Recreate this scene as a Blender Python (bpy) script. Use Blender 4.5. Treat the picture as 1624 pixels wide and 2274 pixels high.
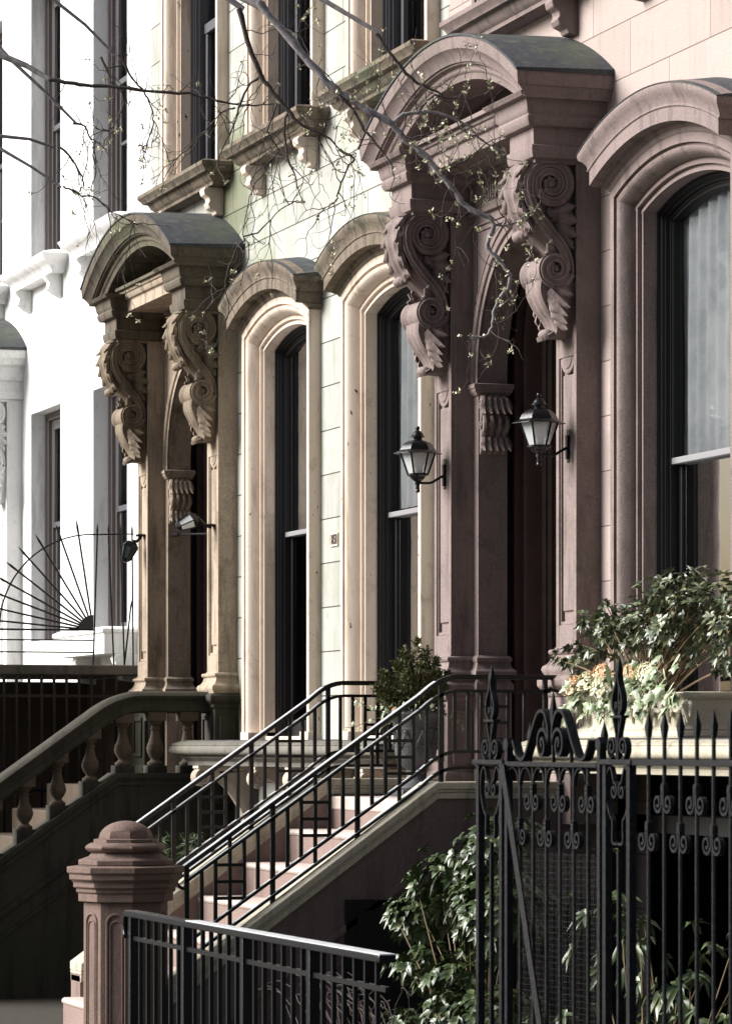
import bpy, bmesh, math, random
from mathutils import Vector, Matrix, noise
random.seed(7)
R=math.radians; PI=math.pi
sc=bpy.context.scene
for o in list(bpy.data.objects): bpy.data.objects.remove(o)
# ---------------- camera, sky, sun, exposure ----------------
ANG=math.atan(2622/8000.); CA,SA=math.cos(ANG),math.sin(ANG)
cam=bpy.data.cameras.new('camera'); camo=bpy.data.objects.new('camera',cam); sc.collection.objects.link(camo)
camo.location=(0,-8*CA,1.9)
camo.rotation_euler=Vector((-CA,SA,0)).to_track_quat('-Z','Y').to_euler()
cam.sensor_fit='HORIZONTAL'; cam.sensor_width=36; cam.lens=36*8000/1624.; cam.shift_y=516.5/1624; cam.shift_x=0
cam.clip_start=.5; cam.clip_end=2000
cam.dof.use_dof=True; cam.dof.focus_distance=21.0; cam.dof.aperture_fstop=22
sc.camera=camo
SUNV=Vector((-.36,-.78,.50)).normalized()
w=bpy.data.worlds.new('World'); sc.world=w; w.use_nodes=True
nt=w.node_tree; bg=nt.nodes['Background']; sky=nt.nodes.new('ShaderNodeTexSky'); sky.sky_type='NISHITA'; sky.sun_disc=False
sky.sun_elevation=math.asin(SUNV.z); sky.sun_rotation=math.atan2(SUNV.x,SUNV.y); sky.dust_density=4; sky.air_density=1; sky.ozone_density=1
nt.links.new(sky.outputs[0],bg.inputs[0]); bg.inputs[1].default_value=.05
sl=bpy.data.lights.new('sun','SUN'); sl.energy=5.0; sl.angle=R(42); sl.color=(1,.985,.965)
so=bpy.data.objects.new('sun',sl); sc.collection.objects.link(so); so.rotation_euler=SUNV.to_track_quat('Z','Y').to_euler(); so.location=(-10,-20,20)
sc.view_settings.view_transform='Standard'; sc.view_settings.look='None'; sc.view_settings.exposure=.84; sc.view_settings.gamma=1
sc.render.engine='CYCLES'; sc.cycles.max_bounces=6; sc.cycles.transparent_max_bounces=12
# ---------------- materials ----------------
def newmat(name):
    m=bpy.data.materials.new(name); m.use_nodes=True; n=m.node_tree; return m,n,n.nodes,n.links,n.nodes['Principled BSDF']
def col(c): return (c[0],c[1],c[2],1)
def N(nodes,t,**k):
    n=nodes.new(t)
    for a,b in k.items():
        if a in n.inputs: n.inputs[a].default_value=b
        else: setattr(n,a,b)
    return n
def noise_n(nodes,links,vec,scale,detail=6,rough=.6,stretch=None):
    if stretch:
        mp=nodes.new('ShaderNodeMapping'); mp.inputs['Scale'].default_value=stretch; links.new(vec,mp.inputs[0]); vec=mp.outputs[0]
    n=nodes.new('ShaderNodeTexNoise'); n.inputs['Scale'].default_value=scale; n.inputs['Detail'].default_value=detail; n.inputs['Roughness'].default_value=rough
    links.new(vec,n.inputs['Vector']); return n.outputs['Fac']
def ramp(nodes,links,fac,a,b,ca=(0,0,0,1),cb=(1,1,1,1)):
    r=nodes.new('ShaderNodeValToRGB'); r.color_ramp.elements[0].position=a; r.color_ramp.elements[1].position=b
    r.color_ramp.elements[0].color=ca; r.color_ramp.elements[1].color=cb; links.new(fac,r.inputs[0]); return r.outputs[0]
def mixc(nodes,links,f,a,b,mode='MIX'):
    m=nodes.new('ShaderNodeMix'); m.data_type='RGBA'; m.blend_type=mode
    if isinstance(f,float): m.inputs[0].default_value=f
    else: links.new(f,m.inputs[0])
    for i,c in ((6,a),(7,b)):
        if isinstance(c,tuple): m.inputs[i].default_value=col(c)
        else: links.new(c,m.inputs[i])
    return m.outputs[2]
def stone(name,c1,c2,stain=(.05,.045,.035),amt=.5,moss=None,mossamt=.5,rough=.85,bump=.25,courses=False,grain=140,zoff=0.,cw=1.1,spots=0,blobs=(),mort=.0045,mcol=.16):
    m,n,nodes,links,P=newmat(name)
    tc=nodes.new('ShaderNodeTexCoord').outputs['Object']
    base=ramp(nodes,links,noise_n(nodes,links,tc,1.7,8,.65),.3,.7,col(c1),col(c2))
    g=noise_n(nodes,links,tc,grain,3,.7)
    base=mixc(nodes,links,ramp(nodes,links,g,.35,.7),base,tuple(min(1,x*1.28) for x in c1))
    # vertical run marks
    st=ramp(nodes,links,noise_n(nodes,links,tc,3.2,7,.62,(3.2,3.2,.42)),.575-.12*amt,.70-.11*amt)
    k=nodes.new('ShaderNodeMath'); k.operation='MULTIPLY'; links.new(st,k.inputs[0]); k.inputs[1].default_value=min(.9,amt*1.1)
    base=mixc(nodes,links,k.outputs[0],base,stain)
    bl=ramp(nodes,links,noise_n(nodes,links,tc,5.5,9,.7),.60-.085*amt,.70-.085*amt)
    k2=nodes.new('ShaderNodeMath'); k2.operation='MULTIPLY'; links.new(bl,k2.inputs[0]); k2.inputs[1].default_value=min(.8,amt*.7)
    base=mixc(nodes,links,k2.outputs[0],base,tuple(x*.9 for x in stain))
    if moss:
        mo=ramp(nodes,links,noise_n(nodes,links,tc,1.1,6,.7,(1,1,.8)),.55-.12*mossamt,.8-.12*mossamt)
        k3=nodes.new('ShaderNodeMath'); k3.operation='MULTIPLY'; links.new(mo,k3.inputs[0]); k3.inputs[1].default_value=.9
        base=mixc(nodes,links,k3.outputs[0],base,moss)
    if spots: base=mixc(nodes,links,ramp(nodes,links,noise_n(nodes,links,tc,26,2,.5,(1,1,.55)),.725,.745),base,(.05,.035,.028))
    for (bx,by,bz,br_,bc) in blobs:   # weather stains with a place of their own
        mp=nodes.new('ShaderNodeMapping'); mp.vector_type='POINT'; mp.inputs['Location'].default_value=(-bx/br_,-by/br_,-bz/br_); mp.inputs['Scale'].default_value=(1/br_,)*3; links.new(tc,mp.inputs[0])
        ln=nodes.new('ShaderNodeVectorMath'); ln.operation='LENGTH'; links.new(mp.outputs[0],ln.inputs[0])
        nz=noise_n(nodes,links,tc,4.0,7,.7,(1,1,.45)); ad=nodes.new('ShaderNodeMath'); ad.operation='ADD'; links.new(ln.outputs['Value'],ad.inputs[0])
        mu=nodes.new('ShaderNodeMath'); mu.operation='MULTIPLY_ADD'; links.new(nz,mu.inputs[0]); mu.inputs[1].default_value=1.6; mu.inputs[2].default_value=-.8; links.new(mu.outputs[0],ad.inputs[1])
        base=mixc(nodes,links,ramp(nodes,links,ad.outputs[0],.45,1.05,(.85,.85,.85,1),(0,0,0,1)),base,bc)
    bn=nodes.new('ShaderNodeBump'); bn.inputs['Strength'].default_value=bump; bn.inputs['Distance'].default_value=.006; links.new(g,bn.inputs['Height'])
    b2=nodes.new('ShaderNodeBump'); b2.inputs['Strength'].default_value=bump*.8; b2.inputs['Distance'].default_value=.02
    links.new(noise_n(nodes,links,tc,9,7,.7),b2.inputs['Height']); links.new(b2.outputs[0],bn.inputs['Normal'])
    last=bn
    if courses:
        sx=nodes.new('ShaderNodeSeparateXYZ'); links.new(tc,sx.inputs[0])
        az=nodes.new('ShaderNodeMath'); az.operation='ADD'; links.new(sx.outputs['Z'],az.inputs[0]); az.inputs[1].default_value=-.031+zoff+3.1
        ax=nodes.new('ShaderNodeMath'); ax.operation='ADD'; links.new(sx.outputs['X'],ax.inputs[0]); links.new(sx.outputs['Y'],ax.inputs[1])
        cx=nodes.new('ShaderNodeCombineXYZ'); links.new(ax.outputs[0],cx.inputs[0]); links.new(az.outputs[0],cx.inputs[1])
        br=nodes.new('ShaderNodeTexBrick'); links.new(cx.outputs[0],br.inputs[0])
        br.inputs['Scale'].default_value=1; br.inputs['Mortar Size'].default_value=mort; br.inputs['Mortar Smooth'].default_value=.3
        br.inputs['Brick Width'].default_value=cw; br.inputs['Row Height'].default_value=.31; br.offset=.5
        br.inputs['Color1'].default_value=(.80,.80,.80,1); br.inputs['Color2'].default_value=(1,1,1,1); br.inputs['Mortar'].default_value=(mcol,mcol*.9,mcol*.8,1)
        base=mixc(nodes,links,1.0,base,br.outputs['Color'],'MULTIPLY')
        b3=nodes.new('ShaderNodeBump'); b3.invert=True; b3.inputs['Strength'].default_value=.8; b3.inputs['Distance'].default_value=.012
        links.new(br.outputs['Fac'],b3.inputs['Height']); links.new(bn.outputs[0],b3.inputs['Normal']); last=b3
    links.new(base,P.inputs['Base Color']); links.new(last.outputs[0],P.inputs['Normal'])
    P.inputs['Roughness'].default_value=rough; P.inputs['Specular IOR Level'].default_value=.3
    return m
def plain(name,c,rough=.5,metal=0,bump=0,bscale=60,c2=None,spec=.5,coat=0):
    m,n,nodes,links,P=newmat(name); P.inputs['Base Color'].default_value=col(c); P.inputs['Roughness'].default_value=rough; P.inputs['Metallic'].default_value=metal
    P.inputs['Specular IOR Level'].default_value=spec; P.inputs['Coat Weight'].default_value=coat; P.inputs['Coat Roughness'].default_value=.15
    if bump or c2:
        tc=nodes.new('ShaderNodeTexCoord').outputs['Object']; g=noise_n(nodes,links,tc,bscale,6,.65)
        if bump:
            b=nodes.new('ShaderNodeBump'); b.inputs['Strength'].default_value=bump; b.inputs['Distance'].default_value=.004; links.new(g,b.inputs['Height']); links.new(b.outputs[0],P.inputs['Normal'])
        if c2:
            links.new(ramp(nodes,links,noise_n(nodes,links,tc,bscale*.3,7,.7),.42,.68,col(c),col(c2)),P.inputs['Base Color'])
    return m
def leafmat(name,a,b,rough=.35,edge=None,spec=.6):
    m,n,nodes,links,P=newmat(name)
    at=nodes.new('ShaderNodeAttribute'); at.attribute_name='var'
    s=nodes.new('ShaderNodeSeparateColor'); links.new(at.outputs['Color'],s.inputs[0])
    c=mixc(nodes,links,s.outputs[0],a,b)
    if edge: c=mixc(nodes,links,s.outputs[1],c,edge)
    links.new(c,P.inputs['Base Color']); P.inputs['Roughness'].default_value=rough; P.inputs['Specular IOR Level'].default_value=spec
    P.inputs['Subsurface Weight'].default_value=0
    return m
def glassmat(name,tint=(.8,.85,.85)):
    m,n,nodes,links,P=newmat(name); nodes.remove(P)
    out=nodes['Material Output']; tr=N(nodes,'ShaderNodeBsdfTransparent'); tr.inputs[0].default_value=col(tint)
    gl=N(nodes,'ShaderNodeBsdfGlossy'); gl.inputs['Roughness'].default_value=.03
    tc=nodes.new('ShaderNodeTexCoord').outputs['Object']; b=nodes.new('ShaderNodeBump'); b.inputs['Strength'].default_value=.15; b.inputs['Distance'].default_value=.01
    links.new(noise_n(nodes,links,tc,2.5,2,.5),b.inputs['Height']); links.new(b.outputs[0],gl.inputs['Normal'])
    fr=nodes.new('ShaderNodeFresnel'); fr.inputs[0].default_value=1.5; links.new(b.outputs[0],fr.inputs['Normal'])
    mx=nodes.new('ShaderNodeMixShader'); links.new(fr.outputs[0],mx.inputs[0]); links.new(tr.outputs[0],mx.inputs[1]); links.new(gl.outputs[0],mx.inputs[2]); links.new(mx.outputs[0],out.inputs[0])
    return m
SOOT=(.035,.032,.026)
MT={}
MT['cream']=stone('cream_painted_stone',(.58,.49,.41),(.66,.57,.48),stain=(.30,.22,.165),spots=1,amt=.5,bump=.15)
MT['creamwall']=stone('pale_green_ashlar',(.35,.355,.32),(.44,.445,.42),stain=(.21,.22,.16),amt=.40,moss=(.25,.27,.19),mossamt=.35,blobs=[(1.15,0,6.15,.75,(.15,.165,.095)),(.75,0,6.05,.45,(.10,.10,.06)),(1.9,0,5.3,.5,(.29,.31,.23)),(1.45,0,4.9,.35,(.15,.17,.09)),(1.4,0,2.1,.5,(.17,.18,.10)),(4.1,0,5.0,.35,(.28,.29,.22))],bump=.15,courses=True,zoff=-.04)
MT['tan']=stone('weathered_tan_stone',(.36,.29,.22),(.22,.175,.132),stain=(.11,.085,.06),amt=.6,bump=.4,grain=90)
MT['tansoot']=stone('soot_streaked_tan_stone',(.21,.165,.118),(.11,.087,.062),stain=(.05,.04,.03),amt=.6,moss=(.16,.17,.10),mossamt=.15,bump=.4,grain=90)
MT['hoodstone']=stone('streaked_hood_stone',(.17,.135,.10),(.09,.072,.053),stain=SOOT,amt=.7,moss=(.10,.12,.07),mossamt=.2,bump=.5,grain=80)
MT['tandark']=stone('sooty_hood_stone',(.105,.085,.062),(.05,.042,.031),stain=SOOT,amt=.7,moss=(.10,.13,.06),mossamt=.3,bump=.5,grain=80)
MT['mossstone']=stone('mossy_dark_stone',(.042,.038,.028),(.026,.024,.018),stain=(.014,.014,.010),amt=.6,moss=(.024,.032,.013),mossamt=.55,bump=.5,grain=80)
MT['brown']=stone('brownstone',(.205,.160,.150),(.135,.104,.099),stain=(.062,.05,.047),amt=.46,moss=(.10,.09,.07),mossamt=.25,bump=.4,grain=110)
MT['brownwall']=stone('brownstone_ashlar',(.38,.31,.285),(.33,.27,.245),stain=(.17,.13,.11),amt=.2,bump=.3,grain=110,courses=True,mort=.003,mcol=.35)
MT['browndark']=stone('brownstone_base',(.13,.10,.09),(.10,.075,.07),stain=(.05,.04,.03),amt=.4,moss=(.09,.09,.055),mossamt=.15,bump=.4,grain=90)
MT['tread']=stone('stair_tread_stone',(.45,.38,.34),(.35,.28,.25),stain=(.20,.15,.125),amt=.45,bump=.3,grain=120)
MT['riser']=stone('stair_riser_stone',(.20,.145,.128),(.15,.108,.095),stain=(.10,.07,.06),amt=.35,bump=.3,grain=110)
MT['newel']=stone('red_brown_newel_stone',(.155,.104,.087),(.095,.066,.056),stain=(.07,.06,.04),amt=.4,bump=.4,grain=100)
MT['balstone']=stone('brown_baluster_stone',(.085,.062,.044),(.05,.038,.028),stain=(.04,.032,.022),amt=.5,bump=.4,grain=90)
MT['ledge']=stone('grey_ledge_stone',(.15,.14,.12),(.09,.085,.075),stain=(.04,.037,.03),amt=.5,moss=(.12,.13,.07),mossamt=.2,bump=.35,grain=90)
MT['coping']=stone('worn_coping_stone',(.42,.39,.31),(.31,.285,.225),stain=(.10,.095,.07),amt=.4,moss=(.17,.18,.09),mossamt=.3,bump=.35,grain=100)
MT['white']=stone('white_painted_masonry',(.72,.72,.71),(.62,.62,.61),stain=(.36,.36,.35),amt=.42,bump=.1)
MT['lead']=stone('slate_grey_lead',(.045,.049,.060),(.026,.028,.034),stain=(.11,.115,.08),amt=.55,moss=(.09,.105,.06),mossamt=.5,rough=.85,bump=.3,grain=60)
MT['wood']=plain('black_painted_wood',(.009,.009,.010),.5,bump=.2,bscale=30,spec=.2)
MT['darkglass']=plain('dark_lamp_glass',(.05,.06,.07),.12)
MT['railsheen']=plain('rail_top_painted_sheen',(.66,.68,.70),.45,metal=.25,bump=.3,bscale=70,c2=(.42,.43,.45))  # pale colour paints the bright sky sheen on black rail tops
MT['greywood']=plain('grey_window_paint',(.06,.06,.07),.5,bump=.2,bscale=40)
MT['brownframe']=plain('brown_grey_window_casing',(.12,.10,.095),.6)
MT['rail_lt']=plain('pale_sash_rail',(.20,.20,.21),.6)
MT['oak']=plain('dark_red_wood',(.075,.043,.036),.5,bump=.3,bscale=20,c2=(.045,.027,.024))
MT['iron']=plain('black_gloss_iron',(.006,.006,.007),.25,bump=.3,bscale=120,spec=.35)
MT['railiron']=plain('wet_black_rail_iron',(.005,.005,.006),.24,bump=.12,bscale=60,spec=.5,coat=1.0); MT['railiron'].node_tree.nodes['Principled BSDF'].inputs['Coat IOR'].default_value=1.55
MT['oldiron']=plain('weathered_black_iron',(.0045,.0045,.005),.42,bump=.9,bscale=240,c2=(.020,.020,.022),spec=.14)
MT['glass']=glassmat('window_glass',(.82,.83,.83))
MT['lglass']=plain('frosted_lamp_glass',(.62,.66,.67),.25)
MT['bulb']=plain('white_bulb',(.9,.9,.87),.3)
MT['curtain']=plain('sheer_curtain',(.36,.38,.40),.9,c2=(.24,.26,.28),bscale=12)
MT['blind']=plain('blind_slats',(.62,.61,.58),.6)
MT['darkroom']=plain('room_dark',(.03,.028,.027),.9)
MT['soil']=plain('garden_soil',(.022,.018,.013),.95,bump=.8,bscale=30,c2=(.04,.033,.02))
MT['pave']=stone('bluestone_paving',(.10,.10,.10),(.075,.075,.078),stain=(.1,.1,.1),amt=.3,bump=.3)
MT['asphalt']=plain('asphalt',(.05,.05,.052),.9,bump=.6,bscale=200)
MT['urn']=stone('lead_grey_urn',(.07,.07,.078),(.042,.042,.05),stain=(.12,.135,.13),amt=.3,rough=.55,bump=.2,grain=60)
MT['planter']=stone('cast_stone_planter',(.44,.42,.34),(.34,.32,.25),stain=(.16,.12,.08),amt=.45,bump=.3)
MT['leafbush']=leafmat('rhododendron_leaves',(.028,.05,.018),(.085,.12,.04),.36)
MT['leafshrub']=leafmat('glossy_shrub_leaves',(.03,.05,.025),(.24,.26,.14),.34)
MT['conifer']=leafmat('conifer_sprays',(.035,.045,.016),(.11,.12,.045),.6,spec=.3)
MT['juniper']=leafmat('juniper_sprays',(.03,.045,.02),(.10,.14,.06),.6,spec=.3)
MT['ivy']=leafmat('variegated_ivy_leaves',(.09,.16,.07),(.17,.25,.12),.45,edge=(.50,.54,.36))
MT['peach']=leafmat('peach_petals',(.66,.38,.20),(.76,.52,.34),.6)
MT['creamfl']=leafmat('cream_petals',(.60,.57,.36),(.72,.70,.50),.6)
MT['orange']=leafmat('orange_petals',(.75,.30,.14),(.80,.42,.22),.6)
MT['bud']=leafmat('young_tree_buds',(.58,.57,.36),(.76,.74,.52),.6)
MT['bark']=plain('grey_tree_bark',(.20,.18,.18),.8,bump=.8,bscale=120,c2=(.42,.38,.39))
MT['barkd']=plain('dark_twig_bark',(.045,.034,.03),.8,bump=.6,bscale=160,c2=(.10,.075,.065))
MT['stem']=plain('brown_stems',(.16,.11,.06),.8,bump=.4)
MT['netting']=plain('bird_netting',(.055,.035,.03),.9,bump=.3,bscale=300)
MT['metal_lt']=plain('grey_steel',(.35,.36,.38),.4,metal=.6)
# ---------------- mesh helpers ----------------
class MB:
    def __init__(s): s.v=[];s.f=[];s.c=[]
    def add(s,vs,fs):
        o=len(s.v); s.v+= [tuple(v) for v in vs]; s.f+=[tuple(i+o for i in f) for f in fs]
    def box(s,x0,x1,y0,y1,z0,z1):
        s.add([(x,y,z) for x in(x0,x1) for y in(y0,y1) for z in(z0,z1)],[(0,1,3,2),(4,6,7,5),(0,4,5,1),(2,3,7,6),(0,2,6,4),(1,5,7,3)])
    def prism(s,pts,ax,a0,a1):
        def P(p,a):
            return (a,p[0],p[1]) if ax=='x' else ((p[0],a,p[1]) if ax=='y' else (p[0],p[1],a))
        n=len(pts); s.add([P(p,a0) for p in pts]+[P(p,a1) for p in pts],[tuple(range(n)),tuple(range(2*n-1,n-1,-1))]+[(i,(i+1)%n,n+(i+1)%n,n+i) for i in range(n)])
    def grid(s,rows,closeu=False,closev=False,caps=False):
        n=len(rows[0]);m=len(rows);fs=[]
        for i in range(m-(0 if closev else 1)):
            for j in range(n-(0 if closeu else 1)):
                a=i*n+j;b=i*n+(j+1)%n;c=((i+1)%m)*n+(j+1)%n;d=((i+1)%m)*n+j; fs.append((a,b,c,d))
        if caps: fs+=[tuple(range(n)),tuple(range((m-1)*n,m*n))]
        s.add([p for r in rows for p in r],fs)
    def lathe(s,prof,c,n=20,ph=0,sq=1):
        rows=[[(c[0]+r*math.cos(ph+2*PI*k/n),c[1]+sq*r*math.sin(ph+2*PI*k/n),c[2]+z) for k in range(n)] for r,z in prof]
        s.grid(rows,closeu=True,caps=True)
    def tube(s,pts,r,n=6,cap=True):
        P=[Vector(p) for p in pts]; rows=[]; up=None
        for i,p in enumerate(P):
            t=(P[min(i+1,len(P)-1)]-P[max(i-1,0)]); 
            if t.length<1e-9: t=Vector((0,0,1))
            t.normalize()
            if up is None: up=Vector((0,0,1)) if abs(t.z)<.9 else Vector((1,0,0))
            a=(up-t*up.dot(t)); a.normalize(); b=t.cross(a); up=a
            rr=r[i] if isinstance(r,(list,tuple)) else r
            rows.append([tuple(p+a*math.cos(2*PI*k/n)*rr+b*math.sin(2*PI*k/n)*rr) for k in range(n)])
        s.grid(rows,closeu=True,caps=cap)
    def flat(s,pts,t,ax,a0,a1,closed=False):
        """flat bar bent in a plane: pts 2-D, thickness t, from a0 to a1 along axis ax ('x' or 'y')"""
        P=[Vector(p) for p in pts]; L=[];Rr=[]
        m=len(P)
        for i,p in enumerate(P):
            if closed: d=P[(i+1)%m]-P[i-1]
            else: d=P[min(i+1,m-1)]-P[max(i-1,0)]
            if d.length<1e-9: d=Vector((1,0))
            d.normalize(); nn=Vector((-d.y,d.x)); tt=(t[i] if isinstance(t,(list,tuple)) else t)/2
            L.append(p+nn*tt);Rr.append(p-nn*tt)
        def Q(p,a): return (a,p.x,p.y) if ax=='x' else (p.x,a,p.y)
        rows=[[Q(L[i],a0),Q(Rr[i],a0),Q(Rr[i],a1),Q(L[i],a1)] for i in range(m)]
        s.grid(rows,closeu=True,closev=closed,caps=not closed)
    def build(s,name,mat,parent=None,bevel=0,smooth=40,loc=None,var=None,subd=0):
        me=bpy.data.meshes.new(name); off=Vector((0,0,0))
        if parent is not None and loc is None: off=parent['_w'] if '_w' in parent else (0,0,0); off=Vector(off)
        v=[tuple(Vector(p)-off) for p in s.v] if off.length>0 else s.v
        me.from_pydata(v,[],s.f); me.update()
        bm=bmesh.new(); bm.from_mesh(me); bmesh.ops.recalc_face_normals(bm,faces=bm.faces) if not s.c else None; bm.to_mesh(me); bm.free()
        if smooth:
            me.polygons.foreach_set('use_smooth',[True]*len(me.polygons)); me.set_sharp_from_angle(angle=R(min(smooth,180)))
        if s.c:
            at=me.color_attributes.new('var','FLOAT_COLOR','POINT')
            at.data.foreach_set('color',[x for c in s.c for x in (c[0],c[1],0,1)])
        me.materials.append(MT[mat]); o=bpy.data.objects.new(name,me); sc.collection.objects.link(o)
        if parent is not None:
            o.parent=parent; o['_w']=tuple(off)
        if loc is not None: o.location=loc
        if bevel:
            b=o.modifiers.new('bevel','BEVEL'); b.width=bevel; b.segments=2; b.limit_method='ANGLE'; b.angle_limit=R(35)
        if subd:
            b=o.modifiers.new('sub','SUBSURF'); b.levels=subd; b.render_levels=subd
        return o
def tag(o,label=None,cat=None,group=None,kind=None):
    if label: o['label']=label
    if cat: o['category']=cat
    if group: o['group']=group
    if kind: o['kind']=kind
    return o
def thing(name,label,cat,loc=(0,0,0),group=None):
    o=bpy.data.objects.new(name,None); sc.collection.objects.link(o); o.location=loc; o['_w']=tuple(loc); o.empty_display_size=.2
    return tag(o,label,cat,group)
def copy_tree(o,parent=None):
    c=o.copy(); sc.collection.objects.link(c); c.parent=parent
    for ch in [x for x in bpy.data.objects if x.parent==o]: copy_tree(ch,c)
    return c
def stack(mb,x0,x1,yf,prof,yw=0.,sides=(1,1)):
    """moulding stack with mitred returns: prof [(projection,z)] bottom to top, back at the wall plane yw"""
    rows=[[(x0-e*sides[0],yw,z),(x0-e*sides[0],yf-e,z),(x1+e*sides[1],yf-e,z),(x1+e*sides[1],yw,z)] for e,z in prof]
    mb.grid(rows,closeu=True,caps=True)
def stackc(mb,x0,x1,y0,y1,prof):
    rows=[[(x0-e,y1+e,z),(x0-e,y0-e,z),(x1+e,y0-e,z),(x1+e,y1+e,z)] for e,z in prof]
    mb.grid(rows,closeu=True,caps=True)
def sweep(mb,path,prof,cx=0.):
    """moulding swept round an opening in the wall plane: path (x,z), prof (inward offset n, Y)"""
    P=[Vector(p) for p in path]; m=len(P); rows=[]
    for i,p in enumerate(P):
        d1=(P[i]-P[i-1]).normalized() if i>0 else None; d2=(P[i+1]-P[i]).normalized() if i<m-1 else None
        n1=Vector((d1.y,-d1.x)) if d1 else None; n2=Vector((d2.y,-d2.x)) if d2 else None
        if n1 is None: nn=n2;k=1
        elif n2 is None: nn=n1;k=1
        else: nn=(n1+n2).normalized(); k=1/max(.3,nn.dot(n1))
        rows.append([(cx+p.x+nn.x*k*n,y,p.y+nn.y*k*n) for n,y in prof])
    mb.grid(rows)
def arc_cornice(mb,cx,cz,prof,yw=0.,seg=36,ends=True):
    rows=[]
    for Rr,Y,xe in prof:
        a=math.asin(min(1,xe/Rr)); rows.append([(cx+Rr*math.sin(-a+2*a*k/seg),Y,cz+Rr*math.cos(-a+2*a*k/seg)) for k in range(seg+1)])
    mb.grid(rows)
    if ends:
        for s_ in (0,-1):
            mb.grid([[r[s_] for r in rows],[(r[s_][0],yw,r[s_][2]) for r in rows]])
def spiral(c,r0,r1,a0,turns,n=40,cw=1):
    return [(c[0]+(r0+(r1-r0)*(t/n))*math.cos(a0+cw*2*PI*turns*t/n),c[1]+(r0+(r1-r0)*(t/n))*math.sin(a0+cw*2*PI*turns*t/n)) for t in range(n+1)]
def smoothpath(pts,sub=6):
    P=[Vector(p) for p in pts]; out=[]
    for i in range(len(P)-1):
        p0=P[max(i-1,0)];p1=P[i];p2=P[i+1];p3=P[min(i+2,len(P)-1)]
        for k in range(sub):
            t=k/sub; out.append(.5*((2*p1)+(p2-p0)*t+(2*p0-5*p1+4*p2-p3)*t*t+(3*p1-p0-3*p2+p3)*t**3))
    out.append(P[-1]); return out
def lobe(mb,base,dirv,side,nrm,L,W,curl=.0,thick=.012,teeth=3,cre=.25):
    """one carved acanthus lobe: creased, cupped, scalloped, with thickness"""
    base,dirv,side,nrm=[Vector(v) for v in(base,dirv,side,nrm)]; dirv.normalize();side.normalize();nrm.normalize()
    n=9; ws=(-1,-.5,0,.5,1)
    def ring(k,o):
        t=k/n; ww=W*(math.sin(PI*min(1,.12+t*.88))**.7)*(1+.16*math.cos(t*teeth*2*PI)); row=[]
        for u in ws:
            row.append(base+dirv*L*t*(1-.25*abs(curl)*t)+side*ww*u*.5+nrm*(thick*o+ .35*W*(cre*(1-abs(u)*1.0)) + curl*L*t*t*.6))
        return row
    top=[ring(k,1) for k in range(n+1)]; bot=[ring(k,-1) for k in range(n+1)]
    rows=[[tuple(p) for p in top[k]]+[tuple(p) for p in reversed(bot[k])] for k in range(n+1)]
    mb.grid(rows,closeu=True,caps=True)
def ball(mb,c,r,n=10,sx=1,sy=1,sz=1):
    rows=[]
    for i in range(n//2+1):
        a=-PI/2+PI*i/(n//2); rows.append([(c[0]+sx*r*math.cos(a)*math.cos(2*PI*k/n),c[1]+sy*r*math.cos(a)*math.sin(2*PI*k/n),c[2]+sz*r*math.sin(a)) for k in range(n)])
    mb.grid(rows,closeu=True)

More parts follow.
